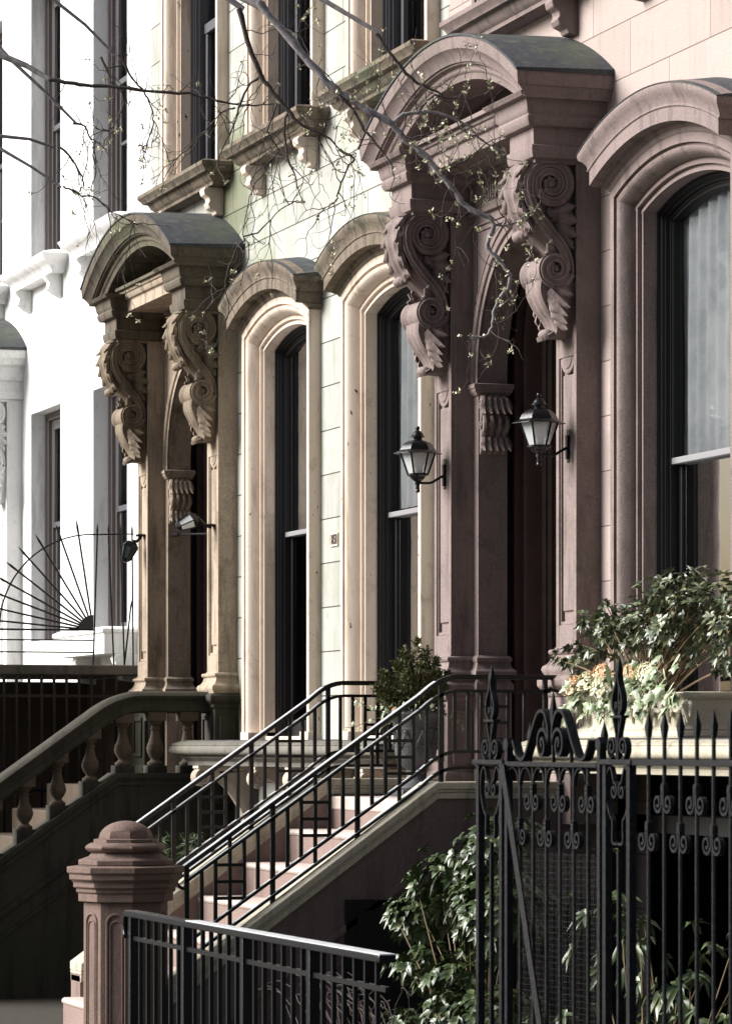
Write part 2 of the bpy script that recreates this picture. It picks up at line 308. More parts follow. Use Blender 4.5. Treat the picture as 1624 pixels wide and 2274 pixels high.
BR=[(0.01,[(-16.815,-3.68,5.078),(-16.779,-3.572,5.056),(-16.753,-3.492,5.045),(-16.712,-3.366,5.038),(-16.671,-3.24,5.02),(-16.634,-3.128,5.012),(-16.607,-3.045,5.009),(-16.579,-2.961,4.987),(-16.552,-2.877,4.965),(-16.529,-2.807,4.954),(-16.499,-2.716,4.954),(-16.476,-2.647,4.968)]),
(0.013,[(-16.341,-2.877,5.376),(-16.327,-2.835,5.216),(-16.311,-2.784,5.067),(-16.3,-2.753,5.02),(-16.285,-2.704,4.954),(-16.269,-2.656,4.896),(-16.26,-2.628,4.853),(-16.246,-2.587,4.82),(-16.232,-2.546,4.798),(-16.218,-2.501,4.78),(-16.203,-2.456,4.744),(-16.193,-2.425,4.704)]),
(0.007,[(-16.271,-2.663,4.874),(-16.275,-2.677,4.795),(-16.272,-2.666,4.729),(-16.269,-2.656,4.664),(-16.26,-2.628,4.591),(-16.253,-2.608,4.511),(-16.247,-2.59,4.461)]),
(0.018,[(-15.927,-2.898,5.315),(-15.883,-2.764,5.152),(-15.841,-2.636,4.996),(-15.826,-2.588,4.939),(-15.804,-2.521,4.89),(-15.781,-2.454,4.84),(-15.757,-2.38,4.797),(-15.737,-2.319,4.762),(-15.722,-2.272,4.698),(-15.702,-2.211,4.648),(-15.686,-2.164,4.606),(-15.671,-2.117,4.542),(-15.66,-2.083,4.5),(-15.647,-2.043,4.45),(-15.636,-2.009,4.4),(-15.625,-1.975,4.365),(-15.609,-1.928,4.347),(-15.596,-1.888,4.322),(-15.59,-1.871,4.28),(-15.6,-1.901,4.216),(-15.598,-1.894,4.18),(-15.583,-1.847,4.131),(-15.572,-1.813,4.081),(-15.567,-1.8,4.046),(-15.572,-1.813,4.003),(-15.585,-1.854,3.946),(-15.592,-1.874,3.89),(-15.594,-1.881,3.826),(-15.6,-1.901,3.79),(-15.609,-1.928,3.778),(-15.625,-1.975,3.78)]),
(0.01,[(-15.837,-2.622,4.975),(-15.821,-2.575,4.918),(-15.801,-2.514,4.854),(-15.79,-2.481,4.805),(-15.777,-2.44,4.734),(-15.762,-2.393,4.677),(-15.748,-2.353,4.62),(-15.734,-2.309,4.553)]),
(0.009,[(-15.737,-2.319,4.762),(-15.722,-2.272,4.801),(-15.7,-2.204,4.81),(-15.678,-2.137,4.813),(-15.662,-2.09,4.801),(-15.642,-2.029,4.776),(-15.625,-1.975,4.741),(-15.609,-1.928,4.691),(-15.589,-1.867,4.648),(-15.576,-1.827,4.641)]),
(0.006,[(-15.59,-1.871,4.294),(-15.574,-1.82,4.294),(-15.556,-1.766,4.315),(-15.541,-1.719,4.351),(-15.527,-1.679,4.372)]),
(0.009,[(-15.949,-2.323,5.22),(-15.929,-2.262,5.119),(-15.907,-2.194,5.033),(-15.893,-2.153,4.997),(-15.875,-2.098,4.962),(-15.86,-2.051,4.94),(-15.844,-2.003,4.89),(-15.835,-1.976,4.847),(-15.831,-1.962,4.782),(-15.808,-1.894,4.732)]),
(0.006,[(-16.193,-2.426,4.707),(-16.171,-2.357,4.664),(-16.18,-2.385,4.635),(-16.188,-2.409,4.577),(-16.196,-2.433,4.504),(-16.198,-2.44,4.468),(-16.214,-2.488,4.431),(-16.227,-2.53,4.392)]),
(0.006,[(-16.906,-3.317,5.234),(-16.89,-3.267,5.141),(-16.876,-3.225,5.086),(-16.864,-3.189,5.034),(-16.86,-3.175,4.997),(-16.855,-3.161,4.937),(-16.855,-3.161,4.885),(-16.862,-3.182,4.811),(-16.864,-3.189,4.777)]),
(0.006,[(-17.092,-3.562,4.805),(-17.072,-3.502,4.734),(-17.064,-3.477,4.693),(-17.057,-3.455,4.641),(-17.059,-3.462,4.603),(-17.068,-3.491,4.573)]),
(0.005,[(-16.989,-3.571,4.595),(-16.974,-3.525,4.577),(-16.962,-3.486,4.551),(-16.945,-3.437,4.551),(-16.929,-3.387,4.513),(-16.918,-3.352,4.476),(-16.904,-3.31,4.454),(-16.888,-3.26,4.432),(-16.88,-3.235,4.413)]),
(0.006,[(-16.358,-2.769,5.062),(-16.378,-2.828,5.007),(-16.389,-2.863,4.912),(-16.394,-2.877,4.854),(-16.403,-2.904,4.789),(-16.414,-2.939,4.716),(-16.423,-2.967,4.628),(-16.429,-2.984,4.606)]),
(0.005,[(-16.38,-2.675,4.95),(-16.387,-2.696,4.892),(-16.394,-2.717,4.812),(-16.385,-2.689,4.753),(-16.378,-2.668,4.717),(-16.394,-2.717,4.666),(-16.401,-2.738,4.614),(-16.414,-2.78,4.556),(-16.424,-2.807,4.468),(-16.428,-2.821,4.395),(-16.43,-2.828,4.322),(-16.421,-2.8,4.271)]),
(0.004,[(-16.43,-2.828,4.315),(-16.41,-2.766,4.329),(-16.389,-2.703,4.395),(-16.369,-2.641,4.454),(-16.355,-2.599,4.476),(-16.343,-2.561,4.472)]),
(0.004,[(-16.428,-2.821,4.3),(-16.435,-2.842,4.278),(-16.444,-2.87,4.227),(-16.453,-2.898,4.147),(-16.458,-2.911,4.088),(-16.462,-2.925,4.045),(-16.478,-2.974,3.993),(-16.49,-3.009,3.95)]),
(0.004,[(-16.442,-2.863,4.921),(-16.46,-2.918,4.907),(-16.478,-2.974,4.848),(-16.49,-3.009,4.797),(-16.51,-3.071,4.739),(-16.524,-3.113,4.695),(-16.542,-3.168,4.669)]),
(0.005,[(-16.974,-3.525,4.9),(-16.957,-3.472,4.885),(-16.95,-3.451,4.833),(-16.941,-3.423,4.811),(-16.945,-3.437,4.744),(-16.941,-3.423,4.669),(-16.948,-3.444,4.58)]),
(0.006,[(-16.934,-3.401,5.22),(-16.922,-3.366,5.141),(-16.918,-3.352,5.101),(-16.904,-3.31,5.071),(-16.899,-3.295,4.997),(-16.911,-3.331,4.9),(-16.922,-3.366,4.863),(-16.941,-3.423,4.878)]),
(0.005,[(-15.7,-2.204,4.81),(-15.691,-2.177,4.854),(-15.678,-2.137,4.89),(-15.656,-2.07,4.883),(-15.633,-2.002,4.875),(-15.611,-1.935,4.89),(-15.594,-1.881,4.918)]),
(0.005,[(-15.664,-2.097,4.542),(-15.645,-2.036,4.57),(-15.622,-1.968,4.613),(-15.605,-1.915,4.663),(-15.594,-1.881,4.684),(-15.578,-1.834,4.712)]),
(0.004,[(-15.633,-2.002,4.386),(-15.656,-2.07,4.457),(-15.66,-2.083,4.507),(-15.649,-2.049,4.535),(-15.631,-1.995,4.507),(-15.616,-1.948,4.5),(-15.603,-1.908,4.457)])]
# ---------------- carved scroll bracket (local: x about 0, wall at y=0) ----------------
def bracket_body():
    mb=MB(); W=.155
    big=spiral((-.300,5.055),.128,.040,PI,1.9,56,-1); small=spiral((-.272,4.578),.088,.028,0,1.7,44,-1)
    S=smoothpath([(-.428,5.055),(-.422,4.985),(-.385,4.90),(-.318,4.815),(-.247,4.735),(-.198,4.655),(-.184,4.578)],6)
    path=[Vector(p) for p in reversed(big[1:])]+S+[Vector(p) for p in small[1:]]
    m=len(path); xs=[-W+2*W*k/22 for k in range(23)]; rows=[]
    nb=len(big)-1
    for i,p in enumerate(path):
        d=(path[min(i+1,m-1)]-path[max(i-1,0)]).normalized(); nn=Vector((d.y,-d.x))   # outer side
        u=abs(i-nb-15)/60.
        inner=(i<nb-24) or (i>nb+len(S)+20)
        if i<nb: th=.012+.011*(i/nb)
        elif i<nb+len(S): th=.024
        else: th=.020-.009*((i-nb-len(S))/44.)
        # which side faces out: keep away from the volute centres
        cth=Vector((-.300,5.055)) if i<nb else Vector((-.272,4.578))
        if i<nb or i>=nb+len(S):
            if nn.dot(p-cth)<0: nn=-nn
        else: nn=Vector((-abs(nn.x),-abs(nn.y))) 
        row=[]
        for x in xs:
            reed=.006*abs(math.sin(x/W*PI*3.5)) if not inner else 0
            edge=.008 if abs(x)>W*.86 else 0
            q=p+nn*(th+reed+edge); row.append((x,q.x,q.y))
        for x in reversed(xs):
            q=p-nn*th; row.append((x,q.x,q.y))
        rows.append(row)
    mb.grid(rows,closeu=True,caps=True)
    c=[]
    for k in range(20): c.append((-.300+.118*math.cos(2*PI*k/20),5.055+.118*math.sin(2*PI*k/20)))
    mb.prism(c,'x',-.108,.108)
    c=[(-.272+.08*math.cos(2*PI*k/20),4.578+.08*math.sin(2*PI*k/20)) for k in range(20)]; mb.prism(c,'x',-.108,.108)
    core=[(-.15,5.19),(-.36,5.17),(-.42,5.05),(-.40,4.96),(-.31,4.83),(-.24,4.745),(-.19,4.65),(-.20,4.50),(-.15,4.45)]
    mb.prism(core,'x',-.100,.100)
    mb.box(-.165,.165,-.40,-.14,5.17,5.197)
    # ridges that follow the S on both cheeks
    for s in (-1,1):
        off=[]
        for i in range(nb-54,nb+len(S)+43):
            d=(path[min(i+1,m-1)]-path[max(i-1,0)]).normalized(); nn=Vector((d.y,-d.x)); off.append(nn)
        for k,o in ((0,.014),(1,-.014)):
            mb.tube([(s*.157,p.x+n_.x*o,p.y+n_.y*o) for p,n_ in zip(path[nb-54:nb+len(S)+43],off)],.0075,6)
        # rosettes
        for (cy,cz,rr) in ((-.300,5.055,.044),(-.272,4.578,.030)):
            ball(mb,(s*.148,cy,cz),rr*.50,8,1.1)
            for k in range(7):
                a=2*PI*k/7; ball(mb,(s*.136,cy+rr*.72*math.cos(a),cz+rr*.72*math.sin(a)),rr*.40,8,1.2)
    # tapering tail stem
    tail=smoothpath([(-.335,4.515),(-.335,4.45),(-.30,4.375),(-.25,4.31),(-.225,4.25),(-.235,4.205)],5)
    rows=[];n=len(tail)
    for i,p in enumerate(tail):
        d=(tail[min(i+1,n-1)]-tail[max(i-1,0)]).normalized(); nn=Vector((d.y,-d.x)); 
        if nn.x>0: nn=-nn
        ww=.125-.05*i/n; row=[]
        for k in range(15):
            x=-ww+2*ww*k/14; q=p+nn*(.012+.010*abs(math.cos(x/ww*PI*1.5))); row.append((x,q.x,q.y))
        for k in reversed(range(15)):
            x=-ww+2*ww*k/14; row.append((x,-.148,p.y))
        rows.append(row)
    mb.grid(rows,closeu=True,caps=True)
    return mb
def bracket_leaves():
    mb=MB(); sides=[]
    # leaf draped over the head of the scroll
    pth=smoothpath([(-.36,5.185),(-.425,5.165),(-.462,5.10),(-.470,5.02),(-.455,4.94),(-.425,4.87),(-.395,4.815),(-.405,4.775),(-.44,4.765)],5)
    n=len(pth)
    def sheet(o):
        rows=[]
        for i,p in enumerate(pth):
            t=i/(n-1); d=(pth[min(i+1,n-1)]-pth[max(i-1,0)]).normalized(); nn=Vector((d.y,-d.x))
            if nn.x>0 and i<n-6: nn=-nn
            ww=.148*(1-.45*t**2)*(1+.13*math.cos(t*34)); row=[]
            for k in range(13):
                u=-1+2*k/12; x=u*ww; r=.008*math.cos(u*PI*4+0)+.02*(1-abs(u))+.006*math.cos(t*34)*abs(u)
                q=p+nn*(r+o); row.append((x,q.x,q.y))
            rows.append(row)
        return rows
    a=sheet(.010); b=sheet(-.012)
    mb.grid([ra+list(reversed(rb)) for ra,rb in zip(a,b)],closeu=True,caps=True)
    ball(mb,(0,-.43,4.775),.040,12,2.0,1.0,.8)
    for x in (-.06,.06): ball(mb,(x,-.425,4.77),.028,8,1,1.1,.9)
    front=mb
    for s in (-1,1):
        mb=MB(); sides.append(mb)
        rnd=random.Random(5)
        for i in range(6):   # scalloped edge leaflets of the draped leaf
            t=int(3+i*(n-12)/6.); p=pth[t]; d=(pth[t+1]-pth[t-1]).normalized()
            lobe(mb,(s*.10,p.x-.004,p.y),(s*.55,d.x*.9-.25,d.y*.9),(0,d.x,d.y),(s*.2,-1,0),.085,.062,.1,.006,2)
        # leaves spreading between the S and the pilaster
        for (by,bz,dy,dz,L,Wd) in ((-.285,4.905,.95,.25,.125,.075),(-.275,4.885,1,-.25,.135,.085),(-.245,4.85,.8,-.75,.125,.08),(-.225,4.80,.55,-1,.115,.06),
                                   (-.30,4.93,.3,-.6,.07,.05)):
            lobe(mb,(s*.100,by,bz),(s*.22,dy,dz),(0,-dz,dy),(s,0,0),L*1.12,Wd*1.15,.25,.010,3,1.0)
        mb=MB(); sides.append(mb)
        # little leaf above the small scroll
        for (by,bz,dy,dz,L,Wd) in ((-.26,4.67,-.5,.9,.085,.05),(-.25,4.68,-.95,.5,.085,.05),(-.26,4.665,-1,.0,.075,.045)):
            lobe(mb,(s*.110,by,bz),(s*.25,dy,dz),(0,-dz,dy),(s,0,0),L*1.1,Wd*1.2,.3,.008,3,.9)
        mb=MB(); sides.append(mb)
        # hanging tail leaves
        for (by,bz,dy,dz,L,Wd) in ((-.30,4.485,.75,-.45,.13,.06),(-.305,4.465,.6,-.8,.15,.06),(-.30,4.43,.5,-.95,.15,.055),(-.285,4.385,.42,-1,.14,.05),(-.26,4.34,.3,-1,.12,.045)):
            lobe(mb,(s*.105,by+.01,bz),(s*.34,dy,dz),(0,-dz,dy),(s,0,.1),L*1.08,Wd*1.45,.25,.010,2,1.2)
    mb=MB(); sides.append(mb)
    # curled foot
    for i in range(5):
        a=-.9+i*.45; lobe(mb,(math.sin(a)*.05,-.235,4.235),(math.sin(a)*.6,-.75,-.35),(1,0,0),(0,-.3,1),.085,.045,-.2,.009,2,.5)
    ball(mb,(0,-.275,4.225),.034,12,2.2,1.1,.9)
    return front,sides
BR_BODY=bracket_body(); BR_LEAF,BR_SIDE=bracket_leaves()
def impost_console_mb():
    """foliate corbel on the doorway reveal: local x = projection from the reveal, y 0..0.19, z absolute"""
    mb=MB()
    prof=[(.035,4.06),(.055,4.03),(.06,3.98),(.045,3.93),(.03,3.905),(.045,3.88),(.055,3.85),(.045,3.81),(.03,3.785),(.04,3.76),(.035,3.72),(.012,3.695)]
    rows=[]
    for e,z in prof:
        row=[(0,.008,z)]
        for k in range(17):
            u=k/16; row.append((e*(.75+.35*abs(math.sin(u*PI*4))),.008+u*.174,z))
        row.append((0,.182,z)); rows.append(row)
    mb.grid(rows,caps=True)
    for zz,L,k0 in ((4.045,.12,5),(3.80,.10,5)):
        for i in range(k0):
            y=.02+.15*i/(k0-1); lobe(mb,(.045,y,zz),(.25,(y-.095)*1.5,-1),(0,1,0),(1,0,0),L,.045,.35,.006,2,.6)
    for i in range(4):
        mb.tube([(.055,.022+.048*i,3.93),(.07,.022+.048*i,3.895),(.066,.022+.048*i,3.86),(.045,.022+.048*i,3.83)],[.012,.017,.017,.010],7)
    for y in (.006,.186):
        mb.flat(spiral((.03,4.0),.035,.006,0,1.6,24,1),.008,'y',y-.006,y+.006); mb.flat(spiral((.028,3.87),.026,.005,0,1.5,20,1),.008,'y',y-.006,y+.006)
    return mb
IMP=impost_console_mb()
# ---------------- houses ----------------
ARCH_C=3.0
def win_path(z0): 
    hw=.8425; Ro=2.137; a0=math.asin(hw/Ro); n=30
    return [(-hw,z0)]+[(Ro*math.sin(-a0+2*a0*k/n),ARCH_C+Ro*math.cos(-a0+2*a0*k/n)) for k in range(n+1)]+[(hw,z0)]
ARCHITRAVE=[(0,0.),(0,-.09),(.050,-.09),(.051,-.064),(.064,-.064),(.066,-.079),(.080,-.078),(.096,-.066),(.110,-.044),(.120,-.022),(.124,-.008),(.125,.012),(.150,.006),(.156,.008),(.158,.034),(.172,.030),(.190,.028),(.190,.30)]
FRAME=[(.188,.112),(.206,.112),(.208,.126),(.216,.130),(.220,.144),(.230,.146),(.232,.168),(.245,.170),(.245,.30)]
def window_tall(H,X,st,hoodm,curtain_z,blinds=False,stone_z=1.93):
    if st=='white': stone_z=2.87
    """tall arched parlour window; every piece lies at its real depth in the wall"""
    mb=MB(); sweep(mb,win_path(stone_z+.06),ARCHITRAVE,X); ar=mb.build('window_surround',st,H)
    mb=MB()
    for s in (-1,1):
        x0,x1=(X-.85,X-.65) if s<0 else (X+.65,X+.85); mb.box(x0,x1,-.10,.05,stone_z-.005,stone_z+.062)
    mb.box(X-.66,X+.66,.03,.30,stone_z-.005,stone_z+.03); mb.build('sill',st,ar,bevel=.006)
    mb=MB(); arc_cornice(mb,X,ARCH_C,[(2.137,-.09,.843),(2.145,-.10,.855),(2.165,-.105,.87),(2.178,-.125,.885),(2.19,-.13,.90),(2.19,-.198,.885),(2.262,-.198,.885),(2.268,-.206,.90),(2.275,-.206,.905),(2.28,-.200,.905),(2.30,-.205,.91),(2.33,-.222,.93),(2.352,-.238,.955),(2.375,-.242,.962),(2.385,-.240,.962),(2.40,-.20,.962),(2.415,.0,.962)])
    hd=mb.build('window_hood',hoodm,ar)
    mb=MB(); arc_cornice(mb,X,ARCH_C,[(2.386,-.2445,.9635),(2.391,-.2445,.9635),(2.424,.0,.964)],seg=30); mb.build('hood_flashing','lead',hd)
    mb=MB(); sweep(mb,win_path(stone_z+.03),FRAME,X); fr=mb.build('window_frame','wood',H)
    # sash: arched head, stiles, meeting rail
    def arcpts(n_,k=24):
        hw=.8425-n_; Ro=2.137-n_; a=math.asin(hw/Ro); return [(X+Ro*math.sin(-a+2*a*i/k),ARCH_C+Ro*math.cos(-a+2*a*i/k)) for i in range(k+1)]
    mz=3.46
    mb=MB(); sweep(mb,[(-.8425,mz)]+[(p[0]-X,p[1]) for p in arcpts(0)]+[(.8425,mz)],[(.243,.225),(.243,.176),(.262,.176),(.268,.186),(.268,.235),(.243,.235)],X)
    mb.build('upper_sash','wood',fr)
    mb=MB(); mb.box(X-.60,X+.60,.174,.24,mz-.018,mz+.018); mb.build('meeting_rail','rail_lt',fr,bevel=.004)
    mb=MB(); mb.box(X-.60,X-.555,.215,.245,stone_z+.03,mz-.024); mb.box(X+.555,X+.60,.215,.245,stone_z+.03,mz-.024); mb.box(X-.555,X+.555,.215,.245,stone_z+.03,stone_z+.15); mb.build('lower_sash','wood',fr,bevel=.004)
    a=arcpts(.264); mb=MB(); mb.add([(X-.578,.20,mz)]+[(x,.20,z) for x,z in a]+[(X+.578,.20,mz)],[tuple(range(len(a)+2))]); mb.build('pane','glass',fr,smooth=0)
    mb=MB(); mb.add([(X-.56,.23,stone_z+.14),(X+.56,.23,stone_z+.14),(X+.56,.23,mz-.02),(X-.56,.23,mz-.02)],[(0,1,2,3)]); mb.build('pane','glass',fr,smooth=0)
    # sheer curtain hung behind the upper sash
    mb=MB(); rows=[]
    for k in range(12):
        z=curtain_z+(4.95-curtain_z)*k/11; rows.append([(X-.59+1.18*j/60,.245+.012*math.sin(j*.95+.4*math.sin(k*.5)),z) for j in range(61)])
    mb.grid(rows); mb.build('curtain','curtain',fr,smooth=180)
    if blinds:
        mb=MB()
        for k in range(62):
            z=2.02+k*.046; mb.add([(X-.02,.285,z),(X+.54,.285,z),(X+.54,.308,z+.034),(X-.02,.308,z+.034)],[(0,1,2,3)])
        mb.build('venetian_blind','blind',fr,smooth=0)
def plain_window(H,X,z0,z1,first=False):
    hw=.60; p=[(-hw,z0),(-hw,z1),(hw,z1),(hw,z0)]
    mb=MB(); sweep(mb,p,[(0,.135),(.035,.135),(.04,.15),(.06,.155),(.065,.185),(.09,.19),(.09,.30)],X); fr=mb.build('window_frame','brownframe',H)
    mb=MB(); zm=(z0+z1)/2+.0
    for a,b,c,d,y in ((-.51,-.455,zm,z1-.09,.19),(.455,.51,zm,z1-.09,.19),(-.455,.455,z1-.15,z1-.09,.19),(-.455,.455,zm,zm+.05,.19),(-.51,-.455,z0+.02,zm,.215),(.455,.51,z0+.02,zm,.215),(-.455,.455,z0+.02,z0+.10,.215),(-.455,.455,z0+.30*(z1-z0),z0+.30*(z1-z0)+.03,.215)):
        mb.box(X+a,X+b,y,y+.03,c,d)
    mb.build('sash','greywood',fr,bevel=.003)
    mb=MB(); mb.add([(X-.51,.235,z0),(X+.51,.235,z0),(X+.51,.235,z1),(X-.51,.235,z1)],[(0,1,2,3)]); mb.build('pane','glass',fr,smooth=0)
    mb=MB(); mb.grid([[(X-.5+j/30.,.27+.01*math.sin(j*1.1),z) for j in range(31)] for z in (z0+.55*(z1-z0),z1)]); mb.build('curtain','curtain',fr,smooth=180)
def upper_window(H,X,st,sillm):
    z0=6.37; p=[(-.8425,z0),(-.8425,9.6),(.8425,9.6),(.8425,z0)]
    mb=MB(); sweep(mb,p,ARCHITRAVE,X); ar=mb.build('window_surround',st,H)
    mb=MB(); stack(mb,X-.86,X+.86,-.13,[(-.03,6.19),(.0,6.19),(.0,6.215),(.03,6.235),(.045,6.265),(.05,6.275),(.085,6.278),(.095,6.30),(.12,6.325),(.12,6.352),(.10,6.365),(-.02,6.385)])
    sl_=mb.build('window_sill',sillm,H)
    mb0=MB(); pr=[(0,6.19),(-.15,6.19),(-.165,6.165),(-.155,6.13),(-.12,6.11),(-.115,6.085),(-.13,6.06),(-.115,6.03),(-.07,6.01),(-.06,5.985),(0,5.975)]
    mb0.prism(pr,'x',-.06,.06)
    for dx in (-.66,.66):
        o=mb0.build('sill_console',st,None,bevel=.006); o.parent=sl_; w_=Vector(H['_w']); o.location=(X+dx-w_.x,0,0)
    mb=MB(); sweep(mb,p,FRAME,X); fr=mb.build('window_frame','greywood',H)
    mb=MB(); mb.box(X-.56,X+.56,.20,.24,7.62,7.70); mb.box(X-.56,X-.51,.21,.25,6.42,7.62); mb.box(X+.51,X+.56,.21,.25,6.42,7.62); mb.box(X-.51,X+.51,.21,.25,6.40,6.50); mb.build('sash','greywood',fr,bevel=.004)
    mb=MB(); mb.add([(X-.56,.245,6.4),(X+.56,.245,6.4),(X+.56,.245,9.4),(X-.56,.245,9.4)],[(0,1,2,3)]); mb.build('pane','glass',fr,smooth=0)
def sgn(a): return 1 if a>0 else -1
def doorway(H,X,st,topm,doorm,archm):
    """arched entrance: arch plate, pilasters, brackets, broken entablature and segmental pediment; X = door axis"""
    w_=Vector(H['_w'])
    # arch plate with square outline and round-headed opening
    a=.815; zs=4.18; out=[];inn=[]
    n=32
    for k in range(n+1):
        t=PI-PI*k/n; ix,iz=a*math.cos(t),zs+a*math.sin(t); inn.append((ix,iz))
        # outer rectangle point
        ox=-.90 if k<n/4 else (.90 if k>3*n/4 else -.90+1.8*(k-n/4)/(n/2)); oz=5.19 if n/4<=k<=3*n/4 else zs+(5.19-zs)*((k/(n/4)) if k<n/4 else ((n-k)/(n/4)))
        out.append((ox,oz))
    inn=[(-a,1.58)]+inn+[(a,1.58)]; out=[(-.90,1.58)]+out+[(.90,1.58)]
    mb=MB(); mb.grid([[(X+o[0],0.,o[1]),(X+i[0],0.,i[1]),(X+i[0],.19,i[1]),(X+o[0],.19,o[1])] for o,i in zip(out,inn)])
    ar=mb.build('door_arch',archm,H)
    mb=MB()
    ip=[(p[0],p[1]) for p in inn if p[1]>=4.13 or False]; ip=[(-a,4.14)]+inn[1:-1]+[(a,4.14)]
    sweep(mb,ip,[(0.,0.01),(0,-.008),(-.028,-.010),(-.034,-.004),(-.040,-.004),(-.046,-.020),(-.075,-.028),(-.085,-.016),(-.092,-.016),(-.096,.01)],X); mb.build('arch_moulding',archm,ar)
    mb=MB()
    for s in (-1,1):   # spandrel panels as raised beads
        Pp=[(s*.865,4.30),(s*.865,5.11),(s*.04,5.11)]
        for o in (0,.035):
            q=[(X+x-s*o*(1 if i<2 else 0),z-(o if i>0 else -.0)) for i,(x,z) in enumerate(Pp)]
            mb.flat(q[:2],.010,'y',-.012,.004); mb.flat([(q[1][0],q[1][1]),(q[2][0],q[1][1])],.010,'y',-.012,.004)
        arc=[(X+s*.945*math.sin(t),4.18+.945*math.cos(t)) for t in [.12+1.05*k/20 for k in range(21)]]
        mb.flat(arc,.010,'y',-.012,.004)
    mb.build('spandrel_panel',archm,ar)
    mb=MB()   # frieze over the arch with flutes
    stack(mb,X-.90,X+.90,-.01,[(0,5.165),(.02,5.17),(.03,5.19),(.01,5.205),(.0,5.21),(.0,5.385),(.02,5.39),(.03,5.405)],.15)
    for gx in (-.55,0,.55):
        for k in range(6): mb.box(X+gx-.11+k*.04,X+gx-.11+k*.04+.018,-.026,-.009,5.235,5.365)
    mb.build('frieze',archm,ar)
    # impost caps and foliate consoles
    for s in (-1,1):
        mb=MB(); pr=[(.012,4.062),(.020,4.075),(.030,4.085),(.032,4.10),(.040,4.105),(.040,4.130),(.030,4.135)]
        rows=[]
        for e,z in pr:
            x_in=X+s*(a-e-.0); x_out=X+s*.91
            rows.append([(x_out,-e,z),(x_in,-e,z),(x_in,.19+e*.8,z),(x_out,.19+e*.8,z)])
        mb.grid(rows,closeu=True,caps=True); cp=mb.build('impost_cap',archm,ar)
        o=IMP.build('impost_console',archm,None); o.parent=ar; o.location=(X+s*a-w_.x,0,0)
        if s>0: o.scale=(-1,1,1)
        # skirting mouldings at the foot of the reveal
        mb=MB(); pr=[(.03,1.58),(.03,2.235),(.045,2.24),(.045,2.27),(.02,2.30),(.035,2.315),(.065,2.33),(.065,2.352),(.035,2.375),(.02,2.405),(.032,2.415),(.034,2.435),(.006,2.452)]
        rows=[]
        for e,z in pr:
            x_in=X+s*(a-e); x_out=X+s*.905
            rows.append([(x_out,-e*.6-.001,z),(x_in,-e*.6-.001,z),(x_in,.19+e*.6,z),(x_out,.19+e*.6,z)])
        mb.grid(rows,closeu=True,caps=True); mb.build('reveal_base',archm,ar)
    # vestibule: timber lined recess, folded door leaf, door
    mb=MB()
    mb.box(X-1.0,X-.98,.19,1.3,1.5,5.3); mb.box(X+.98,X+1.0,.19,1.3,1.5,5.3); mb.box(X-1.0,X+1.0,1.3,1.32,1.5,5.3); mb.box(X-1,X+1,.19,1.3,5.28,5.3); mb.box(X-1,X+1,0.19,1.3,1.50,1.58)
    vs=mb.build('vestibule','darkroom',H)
    for s in (-1,1):
        mb=MB()
        # side panelling seen edge on: moulded stiles
        pr=[(.255,.905),(.255,.868),(.262,.860),(.285,.858),(.305,.866),(.31,.84),(.318,.835),(.345,.833),(.43,.835),(.438,.826),(.450,.820),(.462,.824),(.470,.812),(.484,.806),(.498,.812),(.50,.80),(.512,.80),(.512,.905)]
        mb.prism([(X+s*b,c) for c,b in pr],'z',1.58,4.35)
        k=14; rows=[]
        for i in range(k+1):
            t=PI/2*i/k; rows.append([(X+s*(b)*math.cos(t)*(1),c,4.35+(b)*math.sin(t)*.9) for c,b in pr])
        mb.grid(rows); mb.build('panelled_lining',doorm,vs)
    mb=MB(); mb.box(X-.905,X+.905,.56,.60,1.58,5.2)
    for s in (-1,1):
        for z0,z1 in ((1.75,2.5),(2.6,3.9)): mb.box(X+s*.42-.26,X+s*.42+.26,.545,.562,z0,z1)
    dr=mb.build('door','wood',vs,bevel=.004); mb=MB(); ball(mb,(X+.06,.52,2.55),.03); mb.build('door_knob','metal_lt',dr) if False else None
    # pilasters, pedestals, brackets
    body=None
    for s in (-1,1):
        cx=X+s*1.0575; x0,x1=cx-.158,cx+.158
        mb=MB(); mb.box(x0,x1,-.122,.19,2.44,5.19)
        for (a0,a1,b0,b1) in ((x0,x0+.045,2.44,5.19),(x1-.045,x1,2.44,5.19),(x0+.045,x1-.045,2.44,2.58),(x0+.045,x1-.045,4.10,5.19)): mb.box(a0,a1,-.15,-.121,b0,b1)
        mb.box(x0+.075,x1-.075,-.135,-.1215,2.66,4.0)
        for i,(rr,yy) in enumerate(((.105,-.141),(.072,-.146))):
            mb.prism([(cx+rr*math.cos(PI+PI*k/12),4.10+.0-rr*.9*abs(math.sin(PI*k/12))) for k in range(13)],'y',yy,-.1205)
        mb.box(x0+.05,x0+.062,-.142,-.1215,2.58,4.1); mb.box(x1-.062,x1-.05,-.142,-.1215,2.58,4.1); mb.box(x0+.062,x1-.062,-.142,-.1215,2.58,2.60)
        pl=mb.build('pilaster',st,H,bevel=.004)
        mb=MB(); stack(mb,x0,x1,-.15,[(.05,2.29),(.052,2.30),(.060,2.312),(.066,2.33),(.060,2.347),(.048,2.355),(.040,2.36),(.026,2.38),(.020,2.405),(.020,2.412),(.030,2.416),(.036,2.428),(.030,2.441),(.006,2.447),(.004,2.455)],.01)
        mb.build('base_moulding',st,pl)
        mb=MB(); stack(mb,x0,x1,-.15,[(.035,1.45),(.035,2.17),(.045,2.175),(.055,2.195),(.05,2.205),(.07,2.215),(.085,2.235),(.085,2.27),(.06,2.29)],.01)
